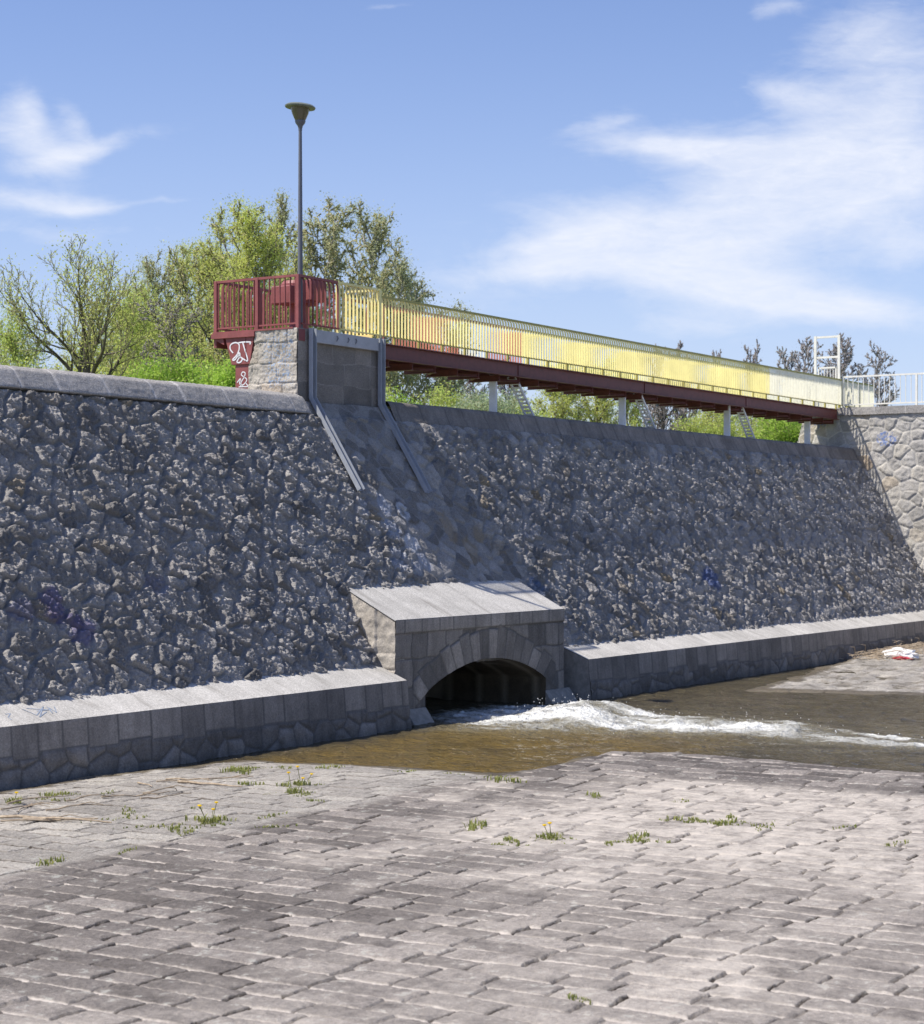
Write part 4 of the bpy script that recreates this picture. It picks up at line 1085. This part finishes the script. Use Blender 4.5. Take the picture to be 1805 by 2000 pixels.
# dead reeds and litter at the far end of the ledge
g = np.random.default_rng(9); mb = MB()
for i in range(420):
    u = g.uniform(45.8, 52.5); w = 17.75 - abs(g.normal(0, .45)); z = .05 + abs(g.normal(0, .10)); a = g.normal(.3, .7); L = g.uniform(.3, .9)
    mb.tube([(u, w, z), (u+L*math.cos(a)*.5, w-L*math.sin(a)*.5, z+.05), (u+L*math.cos(a), w-L*math.sin(a), max(.03, z-.03+g.normal(0, .05)))], [.008, .007, .003], 3, False)
for (u, w) in ((46.2, 17.6), (47.2, 17.7), (49.5, 17.7), (51, 17.6)):
    mb.tube([(u, w, .1), (u-.3, w-.1, .38), (u-.75, w-.15, .42)], [.012, .01, .004], 4)
o = mb.build('dead_reeds', stick_m); tag(o, kind='stuff')
lt = empty('litter_bag', (47.0, 16.75, .05), 'crumpled white plastic bag with a red corner lying in dead reeds at the far ledge', 'litter')
def crumple(c, r, seed):
    import bmesh
    bm = bmesh.new(); bmesh.ops.create_icosphere(bm, subdivisions=3, radius=1)
    for v in bm.verts:
        n_ = float(fbm(np.array([v.co.x*1.7+seed]), np.array([v.co.y*1.7+v.co.z*2.3]), 3, seed)[0])
        v.co = Vector(c) + Vector((v.co.x*r[0], v.co.y*r[1], max(v.co.z, -.3)*r[2])) * (1+.5*n_)
    me = bpy.data.meshes.new('bag'); bm.to_mesh(me); bm.free(); return me
link('bag', crumple((47.0, 16.7, .14), (.25, .42, .18), 3), paint_mat('white_plastic', (.75, .75, .75), .35, .1), lt)
link('red_corner', crumple((46.8, 16.6, .07), (.14, .25, .07), 5), paint_mat('red_plastic', (.45, .03, .05), .35, .1), lt)

# ------------------------------------------------------------------ trees
def grow(spec, seed):
    r = random.Random(seed); polys = []; anchors = []
    def rv(): return Vector((r.gauss(0, 1), r.gauss(0, 1), r.gauss(0, 1)))
    def br(p, d, L, rad, lvl):
        n = spec['seg'][lvl]; pts = [p.copy()]
        for i in range(n):
            d = (d + rv()*spec['wob'][lvl] + Vector((0, 0, 1))*spec['up'][lvl]).normalized()
            p = p + d*(L/n); pts.append(p.copy())
        end = rad*spec['taper'][lvl]
        rads = [rad + (end-rad)*i/n for i in range(n+1)]
        polys.append((pts, rads, lvl))
        if lvl >= spec['leaf_lvl']:
            for i in range(spec['per'][lvl]):
                t = (.25 + .75*r.random())*n; k = min(int(t), n-1)
                anchors.append(pts[k].lerp(pts[k+1], t-k))
        if lvl + 1 < len(spec['nb']) + 1 and lvl < len(spec['nb']):
            nb = spec['nb'][lvl]; s0 = spec['start'][lvl]; az = r.uniform(0, 6.28)
            for j in range(nb):
                t = (s0 + (1-s0)*(j + r.random())/nb)*n; t = min(t, n-.001); k = int(t)
                q = pts[k].lerp(pts[k+1], t-k); dd = (pts[k+1]-pts[k]).normalized()
                az += 2.4 + r.uniform(-.5, .5)
                x = dd.orthogonal().normalized(); y = dd.cross(x)
                an = math.radians(spec['ang'][lvl] + r.gauss(0, 9))
                cd = dd*math.cos(an) + (x*math.cos(az) + y*math.sin(az))*math.sin(an)
                f = spec['ratio'][lvl]*(1 - spec.get('cone', .45)*(t/n))*r.uniform(.7, 1.2)
                br(q, cd, L*f, max(rads[k]*.62*(1-.3*t/n), .004), lvl+1)
    br(Vector((0, 0, 0)), Vector((r.gauss(0, .05)+spec.get('lean', 0), r.gauss(0, .05), 1)).normalized(), 1.0, spec['r0'], 0)
    return polys, anchors
S_WILLOW = dict(seg=[5, 7, 5, 4, 3], wob=[.10, .13, .12, .15, .15], up=[0, .12, .14, .12, .1], taper=[.55, .2, .2, .25, .4], nb=[9, 8, 6, 4], start=[.28, .2, .2, .15], ang=[52, 42, 38, 36], ratio=[1.25, .5, .5, .5], leaf_lvl=3, per=[0, 0, 0, 3, 4], r0=.055, cone=.3, lean=.12)
S_TALL = dict(seg=[9, 6, 5, 4, 3], wob=[.05, .12, .13, .14, .15], up=[.05, .10, .06, .04, 0], taper=[.18, .2, .2, .3, .4], nb=[20, 7, 6, 4], start=[.22, .2, .2, .2], ang=[46, 42, 42, 40], ratio=[.50, .5, .48, .5], leaf_lvl=3, per=[0, 0, 0, 3, 4], r0=.018, cone=.55)
S_BIRCH = dict(seg=[10, 6, 5, 4, 3], wob=[.035, .10, .12, .14, .15], up=[.06, .10, 0, -.06, -.1], taper=[.15, .2, .2, .3, .4], nb=[22, 7, 6, 4], start=[.25, .2, .2, .2], ang=[42, 40, 42, 42], ratio=[.40, .5, .5, .5], leaf_lvl=3, per=[0, 0, 0, 3, 4], r0=.0085, cone=.5)
S_BARE = dict(seg=[10, 6, 5, 4, 3], wob=[.04, .10, .12, .14, .15], up=[.06, .12, .10, .06, .05], taper=[.12, .2, .2, .3, .4], nb=[22, 8, 6, 5], start=[.18, .15, .15, .15], ang=[48, 42, 40, 38], ratio=[.40, .5, .5, .5], leaf_lvl=3, per=[0, 0, 0, 1, 1], r0=.011, cone=.6)
S_BUSH = dict(seg=[2, 6, 5, 4], wob=[.1, .12, .15, .15], up=[0, .10, .08, .05], taper=[.8, .25, .3, .4], nb=[22, 9, 6], start=[.05, .15, .15], ang=[48, 42, 45], ratio=[3.0, .48, .5], leaf_lvl=2, per=[0, 0, 6, 9], r0=.07, cone=.2)

def tree(name, spec, seed, x, d, ztop, width, base, bark, leaf, lsize, label, cat='tree', group=None, thin=1.0, spread=.19, elong=.5, wmin=.0):
    u, w = bearing(x, d)
    polys, anch = grow(spec, seed)
    allp = np.array([p for pts, _, _ in polys for p in pts])
    H = ztop - base
    sz = H / allp[:, 2].max()
    cx, cy = np.median(allp[:, 0]), np.median(allp[:, 1])
    rr = np.percentile(np.hypot(allp[:, 0]-cx, allp[:, 1]-cy), 97)
    sx = (width/2) / rr
    lsize *= .62 if spec is not S_BARE else .45; thin *= 1.2 if spec is not S_BUSH else 1.5
    if spec in (S_BARE, S_TALL, S_BIRCH): width *= 1.35 if spec is S_BARE else 1.22
    T = empty(name, (u, w, base), label, cat, group)
    mb = MB(); tw = MB(); nsd = (7, 5, 4, 3, 3)
    twl = 3 if spec is not S_BUSH else 2
    Sc = lambda p: Vector((p.x*sx, p.y*sx, p.z*sz))
    for pts, rads, lvl in polys:
        (tw if lvl >= twl else mb).tube([Sc(p) for p in pts], [max(q*sz, wmin + .006) for q in rads], nsd[lvl], False)
    tr = link('trunk', mb.mesh('trunk', True), bark, None); tr.parent = T
    tr = link('twigs', tw.mesh('twigs', True), B_twig if spec is S_BARE else B_spring, None); tr.parent = T
    if len(anch) and leaf is not None:
        g = np.random.default_rng(seed+1)
        A = np.array([(p.x*sx, p.y*sx, p.z*sz) for p in anch])
        A = np.repeat(A, int(thin) + 1, axis=0); A = A[g.random(len(A)) < thin/(int(thin)+1)]
        n = len(A)
        A = A + g.normal(0, spread, A.shape)
        a = g.normal(0, 1, (n, 3)); a /= np.linalg.norm(a, axis=1)[:, None]
        b = np.cross(a, g.normal(0, 1, (n, 3))); b /= np.linalg.norm(b, axis=1)[:, None]
        s = lsize * g.uniform(.6, 1.3, n)[:, None]
        a *= s; b *= s*elong
        V = np.stack([A-a, A-b*.9+a*.1, A+a, A+b], 1).reshape(-1, 3)
        F = np.arange(4*n).reshape(-1, 4)
        me = np_mesh('crown', V, F, False)
        c = link('crown', me, leaf, None); c.parent = T
    return T
BZ0 = 5.5
def top(y, d): return EYE + (1040-y)/FPX*d
def wid(px, d): return px/FPX*d
D = 55
tree('willow_tree', S_WILLOW, 12, 160, 50, top(445, 50), wid(330, 50), 5.5, B_dark, L_yel, .055, 'spreading half bare willow with dark forked trunk and thin yellow leaves behind the left coping', thin=.55)
tree('tall_tree', S_TALL, 22, 392, 75, top(388, 75), wid(250, 75), BZ0, B_dark, L_yel, .075, 'tall tree with dark straight trunk and yellow green spring leaves, left of the red platform', thin=.6)
tree('yellow_willow', S_TALL, 37, 500, 70, top(402, 70), wid(190, 70), BZ0, B_mid, L_yel, .07, 'dense yellow flowering willow directly behind the red platform railing', thin=.95)
tree('poplar_tree', S_BIRCH, 41, 560, 86, top(372, 86), wid(130, 86), BZ0, B_mid, L_birch, .07, 'slim olive tree crown just behind the lamp post', thin=.5, group='birches and poplars behind the bridge')
tree('birch_tree', S_BIRCH, 42, 640, 84, top(378, 84), wid(170, 84), BZ0, B_birch, L_birch, .075, 'tallest birch with white stem and olive leaves right of the lamp post', thin=.5, group='birches and poplars behind the bridge')
tree('birch_tree', S_BIRCH, 43, 715, 88, top(395, 88), wid(170, 88), BZ0, B_birch, L_birch, .075, 'birch with olive leaves behind the yellow railing corner', thin=.5, group='birches and poplars behind the bridge')
tree('birch_tree', S_BIRCH, 44, 775, 84, top(470, 84), wid(140, 84), BZ0, B_birch, L_birch, .07, 'lower birch with white leaning stem seen under the start of the footbridge', thin=.5, group='birches and poplars behind the bridge')
tree('birch_tree', S_BIRCH, 45, 830, 90, top(525, 90), wid(130, 90), BZ0, B_birch, L_birch, .07, 'smallest rounded birch at the right end of the leafy group', thin=.5, group='birches and poplars behind the bridge')
tree('birch_tree', S_BIRCH, 46, 872, 92, top(585, 92), wid(90, 92), BZ0, B_mid, L_birch, .07, 'low shrubby birch right of the smallest rounded birch', thin=.5, group='birches and poplars behind the bridge')
tree('alder_tree', S_BARE, 51, 340, 60, top(570, 60), wid(170, 60), BZ0, B_dark, L_yel, .06, 'small brownish twiggy tree with dark trunk between the willow and the tall tree', thin=.7)
tree('young_tree', S_TALL, 52, 250, 68, top(560, 68), wid(150, 68), BZ0, B_mid, L_fresh, .065, 'young pale green tree filling the gap right of the half bare willow', thin=.6)
tree('young_tree', S_TALL, 53, 300, 80, top(480, 80), wid(120, 80), BZ0, B_mid, L_birch, .06, 'narrow olive tree on the left shoulder of the tall tree', thin=.5)
tree('young_tree', S_TALL, 54, 455, 82, top(420, 82), wid(130, 82), BZ0, B_mid, L_yel, .065, 'light yellow green tree between the tall tree and the yellow willow', thin=.6)
fill = [(40, 70, 600, 130, L_fresh, 'pale green tree at the picture edge, behind the willow'), (235, 84, 540, 150, L_yel, 'yellow green tree filling the background right of the willow'), (300, 72, 590, 130, L_fresh, 'low fresh green tree beneath the twiggy tree'),
        (350, 90, 470, 150, L_yel, 'tall yellow green tree behind the left edge of the tall tree'), (430, 88, 470, 140, L_fresh, 'fresh green tree behind the left red platform corner'), (130, 76, 600, 150, L_yel, 'low yellow green tree seen through the willow branches'), (600, 74, 470, 130, L_yel, 'yellow green tree behind the lamp post foot')]
for i, (x, d, y, wpx, lf, lab) in enumerate(fill):
    tree('young_tree', S_TALL, 150+i, x, d, top(y, d), wid(wpx, d), BZ0, B_mid, lf, .065, lab, 'tree', 'young trees behind the left coping', thin=.6)
# bushes along the bank, left to right
bl = [(20, 52, 672, 130, L_fresh), (100, 56, 695, 130, L_yel), (200, 58, 695, 120, L_yel), (290, 54, 695, 120, L_bright), (385, 50, 690, 130, L_bright), (445, 48, 695, 110, L_bright), (350, 64, 655, 140, L_yel),
      (790, 62, 762, 110, L_bright), (870, 64, 752, 110, L_fresh), (955, 62, 745, 150, L_pale), (1030, 66, 775, 100, L_fresh), (1540, 76, 776, 120, L_bright), (1470, 84, 800, 110, L_fresh), (1380, 80, 795, 120, L_fresh), (720, 70, 740, 100, L_fresh)]
bn = ['leftmost bright bush at the picture edge above the coping', 'fresh green bush under the half bare willow, its left side', 'yellowish bush below the willow fork, right side', 'vivid green bush in front of the brownish twiggy tree', 'vivid green bush at the foot of the tall tree', 'vivid green bush touching the red sheet metal box', 'fresh green bush in the gap behind the vivid bushes',
      'vivid bush among white birch stems under the footbridge', 'fresh green bush left of the first white bridge post', 'pale whitish blossoming bush behind the first white bridge post', 'small vivid bush right of the first lattice strut', 'vivid lime bush beside the last bridge post', 'fresh green bush between third post and lime bush', 'loose fresh green bush between second and third posts', 'fresh green bush hidden partly by the stone pier']
for i, (x, d, y, wpx, lf) in enumerate(bl):
    tree('bush', S_BUSH, 70+i, x, d, top(y, d), wid(wpx, d), BZ0, B_mid, lf, .07 if lf is not L_pale else .065, bn[i], 'bush', 'bushes along the bank behind the dam', spread=.13, thin=1.0 if lf in (L_bright, L_pale) else .7, elong=.6)
# trees seen below and above the footbridge
mid = [(1080, 78, 700, 110, S_TALL, B_mid, L_yel, 'yellow green tree right of the first lattice strut under the bridge'), (1160, 80, 690, 120, S_TALL, B_dark, L_yel, 'yellow green tree with dark slanting limb left of the second bridge post'),
       (1230, 90, 700, 110, S_TALL, B_mid, L_fresh, 'pale green tree behind the second bridge post'), (1300, 92, 680, 100, S_BARE, B_dark, L_bud, 'bare brown tree right of the second bridge post'), (1345, 96, 690, 90, S_BARE, B_dark, L_bud, 'second bare brown tree, between the middle bridge posts'),
       (1400, 88, 745, 130, S_TALL, B_mid, L_yel, 'yellow green tree left of the third bridge post'), (860, 100, 650, 110, S_BARE, B_twig, L_bud, 'bare brown tree behind the birch stems under the bridge'), (930, 104, 665, 120, S_BARE, B_twig, L_bud, 'bare brown tree behind the pale blossoming bush'),
       (1010, 104, 690, 110, S_BARE, B_twig, L_bud, 'bare brown tree between the first post and its lattice strut'), (1285, 130, 672, 70, S_BARE, B_twig, L_bud, 'far bare tree whose tip just clears the bridge railing'), (1335, 130, 662, 70, S_BARE, B_twig, L_bud, 'far bare tree with pointed tip just above the bridge railing'),
       (1415, 130, 682, 60, S_BARE, B_twig, L_bud, 'small far bare tree tip above the pale yellow railing'),
       (1490, 120, 664, 100, S_BARE, B_twig, L_bud, 'leftmost far bare tree above the white railing'), (1530, 125, 676, 90, S_BARE, B_twig, L_fresh, 'far tree with first green leaves above the white railing'), (1572, 115, 655, 110, S_BARE, B_twig, L_bud, 'dense far bare tree left of the white gate frame'),
       (1610, 128, 668, 100, S_BARE, B_twig, L_bud, 'far bare tree behind the left post of the white gate frame'), (1655, 118, 652, 110, S_BARE, B_twig, L_bud, 'far bare tree seen right of the white gate frame'), (1703, 112, 665, 95, S_BARE, B_twig, L_bud, 'rightmost bare tree, alone beside the white fence')]
for i, (x, d, y, wpx, sp, bk, lf, lab) in enumerate(mid):
    tree('bare_tree' if sp is S_BARE else 'young_tree', sp, 110+i, x, d, top(y, d), wid(wpx, d), BZ0 if x < 1600 else 6.6, bk, lf, .065 if sp is S_TALL else .04, lab, 'tree', 'trees beyond the footbridge', thin=.55 if sp is S_TALL else .25, spread=.12, wmin=-.001 if d > 100 else 0)

# ------------------------------------------------------------------ sky, sun, camera
SUN = Vector((-.485, .422, 1.0)).normalized()
el = math.asin(SUN.z); rot = math.atan2(SUN.x, SUN.y)
W = bpy.data.worlds.new('World'); sc.world = W; W.use_nodes = True
nt = W.node_tree; bg = nt.nodes['Background']
sky = N(nt, 'ShaderNodeTexSky'); sky.sky_type = 'NISHITA'; sky.sun_disc = False
sky.sun_elevation = el; sky.sun_rotation = rot; sky.altitude = 300; sky.air_density = 1.0; sky.dust_density = .9; sky.ozone_density = 3.0
tc = N(nt, 'ShaderNodeTexCoord'); dirv = tc.outputs['Generated']
def dot(v):
    n = N(nt, 'ShaderNodeVectorMath', operation='DOT_PRODUCT'); nt.links.new(dirv, n.inputs[0]); n.inputs[1].default_value = v; return n.outputs['Value']
fw = math_(nt, 'MAXIMUM', dot((CS, SN, 0)), .05)
ca = math_(nt, 'DIVIDE', dot((SN, -CS, 0)), fw); ce = math_(nt, 'DIVIDE', dot((0, 0, 1)), fw)
cv = N(nt, 'ShaderNodeCombineXYZ'); nt.links.new(ca, cv.inputs[0]); nt.links.new(ce, cv.inputs[1])
def cl_noise(sx, sy, rotz, scale, detail, rough, dist=0.0, seed=0):
    mp = N(nt, 'ShaderNodeMapping'); mp.inputs['Scale'].default_value = (sx, sy, 1); mp.inputs['Rotation'].default_value = (0, 0, rotz); mp.inputs['Location'].default_value = (seed, seed*.7, 0)
    nt.links.new(cv.outputs[0], mp.inputs[0])
    n = noise(nt, mp.outputs[0], scale, detail, rough); n.inputs['Distortion'].default_value = dist
    return n.outputs[0]
nA = cl_noise(1, 2.4, .25, 17, 10, .68, .8, 3.1); nB = cl_noise(1, 3.4, -.15, 50, 8, .66, .5, 1.7); nw1 = cl_noise(1, 1, 0, 12, 4, .55, 0, 7.7); nw2 = cl_noise(1, 1, 0, 12, 4, .55, 0, 2.3)
wa = math_(nt, 'MULTIPLY_ADD', math_(nt, 'SUBTRACT', nw1, .5), .035, ca); we = math_(nt, 'MULTIPLY_ADD', math_(nt, 'SUBTRACT', nw2, .5), .022, ce)
# cirrus banks: bearing, elevation, half length, half height, tilt, weight (pixels of the photograph)
CL = [(1690, 250, 190, 75, -30, .85), (1560, 190, 75, 28, 10, .75), (1700, 80, 130, 70, -15, .7), (1510, 12, 50, 16, -10, .6), (1330, 285, 160, 22, 8, .85), (1560, 330, 260, 60, 8, .85), (1730, 320, 130, 50, -5, .7), (1180, 230, 60, 14, -8, .5),
      (1240, 470, 190, 55, 10, .8), (1100, 490, 110, 22, 0, .75), (1400, 430, 190, 70, -15, .6), (1560, 430, 200, 70, 0, .6), (1420, 555, 260, 45, 9, .85), (1620, 600, 170, 26, 6, .75), (1050, 530, 130, 18, 0, .6), (1350, 640, 110, 30, 0, .5), (1770, 480, 80, 40, 0, .55),
      (50, 270, 100, 50, 22, .8), (170, 290, 120, 16, -14, .7), (60, 385, 120, 20, 4, .75), (170, 398, 70, 10, 3, .6), (60, 215, 40, 30, 40, .55), (160, 235, 40, 24, 60, .5), (120, 450, 180, 26, 3, .35), (330, 400, 60, 6, 0, .3), (750, 6, 40, 6, -8, .4), (880, 560, 260, 60, 0, .25)]
tot = None
for (x, y, lx, ly, t, wt) in CL:
    a0, e0 = (x-902.5)/FPX, (1040-y)/FPX; th = math.radians(-t)
    da = math_(nt, 'SUBTRACT', wa, a0); de_ = math_(nt, 'SUBTRACT', we, e0)
    p = math_(nt, 'ADD', math_(nt, 'MULTIPLY', da, math.cos(th)*FPX/lx), math_(nt, 'MULTIPLY', de_, math.sin(th)*FPX/lx))
    q = math_(nt, 'ADD', math_(nt, 'MULTIPLY', da, -math.sin(th)*FPX/ly), math_(nt, 'MULTIPLY', de_, math.cos(th)*FPX/ly))
    r2_ = math_(nt, 'ADD', math_(nt, 'MULTIPLY', p, p), math_(nt, 'MULTIPLY', q, q))
    g = math_(nt, 'MULTIPLY', math_(nt, 'EXPONENT', math_(nt, 'MULTIPLY', r2_, -.8)), wt)
    tot = g if tot is None else math_(nt, 'ADD', tot, g)
tot = math_(nt, 'MINIMUM', tot, 1.0)
nn = math_(nt, 'ADD', math_(nt, 'MULTIPLY', nA, .60), math_(nt, 'MULTIPLY', nB, .40))
cm = math_(nt, 'ADD', math_(nt, 'MULTIPLY', tot, 1.05), math_(nt, 'MULTIPLY', math_(nt, 'SUBTRACT', nn, .5), 1.6))
cm = math_(nt, 'MULTIPLY', math_(nt, 'SUBTRACT', cm, .12), .80, None, True)
cm = math_(nt, 'MULTIPLY', math_(nt, 'MULTIPLY', cm, math_(nt, 'MINIMUM', math_(nt, 'MULTIPLY', tot, 3.0), 1.0)), .95, None, True)
hz = math_(nt, 'MULTIPLY', math_(nt, 'EXPONENT', math_(nt, 'MULTIPLY', math_(nt, 'MULTIPLY', ce, ce), -1/.175**2)), .56)
skyc = mix(nt, hz, mix(nt, 1.0, sky.outputs[0], (.86, .84, 1.0), 'MULTIPLY'), (4.1, 4.75, 6.1))
CLOUD = (5.6, 5.8, 6.4)
fin = mix(nt, cm, skyc, CLOUD)
nt.links.new(fin, bg.inputs['Color']); bg.inputs['Strength'].default_value = .127

sun = bpy.data.lights.new('sun', 'SUN'); sun.energy = 5.0; sun.angle = math.radians(.53); sun.color = (1.0, .93, .82)
so = bpy.data.objects.new('sun', sun); col.objects.link(so); so.location = (0, 0, 40)
so.rotation_euler = (-SUN).to_track_quat('-Z', 'Y').to_euler()

cam = bpy.data.cameras.new('camera'); co = bpy.data.objects.new('camera', cam); col.objects.link(co)
co.location = (0, 0, EYE); co.rotation_euler = (math.pi/2, 0, -(math.pi/2 - TH))
cam.sensor_fit = 'HORIZONTAL'; cam.sensor_width = 36; cam.lens = FPX/1805*36
cam.shift_y = 40/1805
cam.clip_end = 2000; cam.clip_start = .1
cam.dof.use_dof = True; cam.dof.focus_distance = 26; cam.dof.aperture_fstop = cam.lens/18
sc.camera = co
sc.view_settings.view_transform = 'Standard'; sc.view_settings.look = 'None'; sc.view_settings.exposure = .35; sc.view_settings.gamma = 1
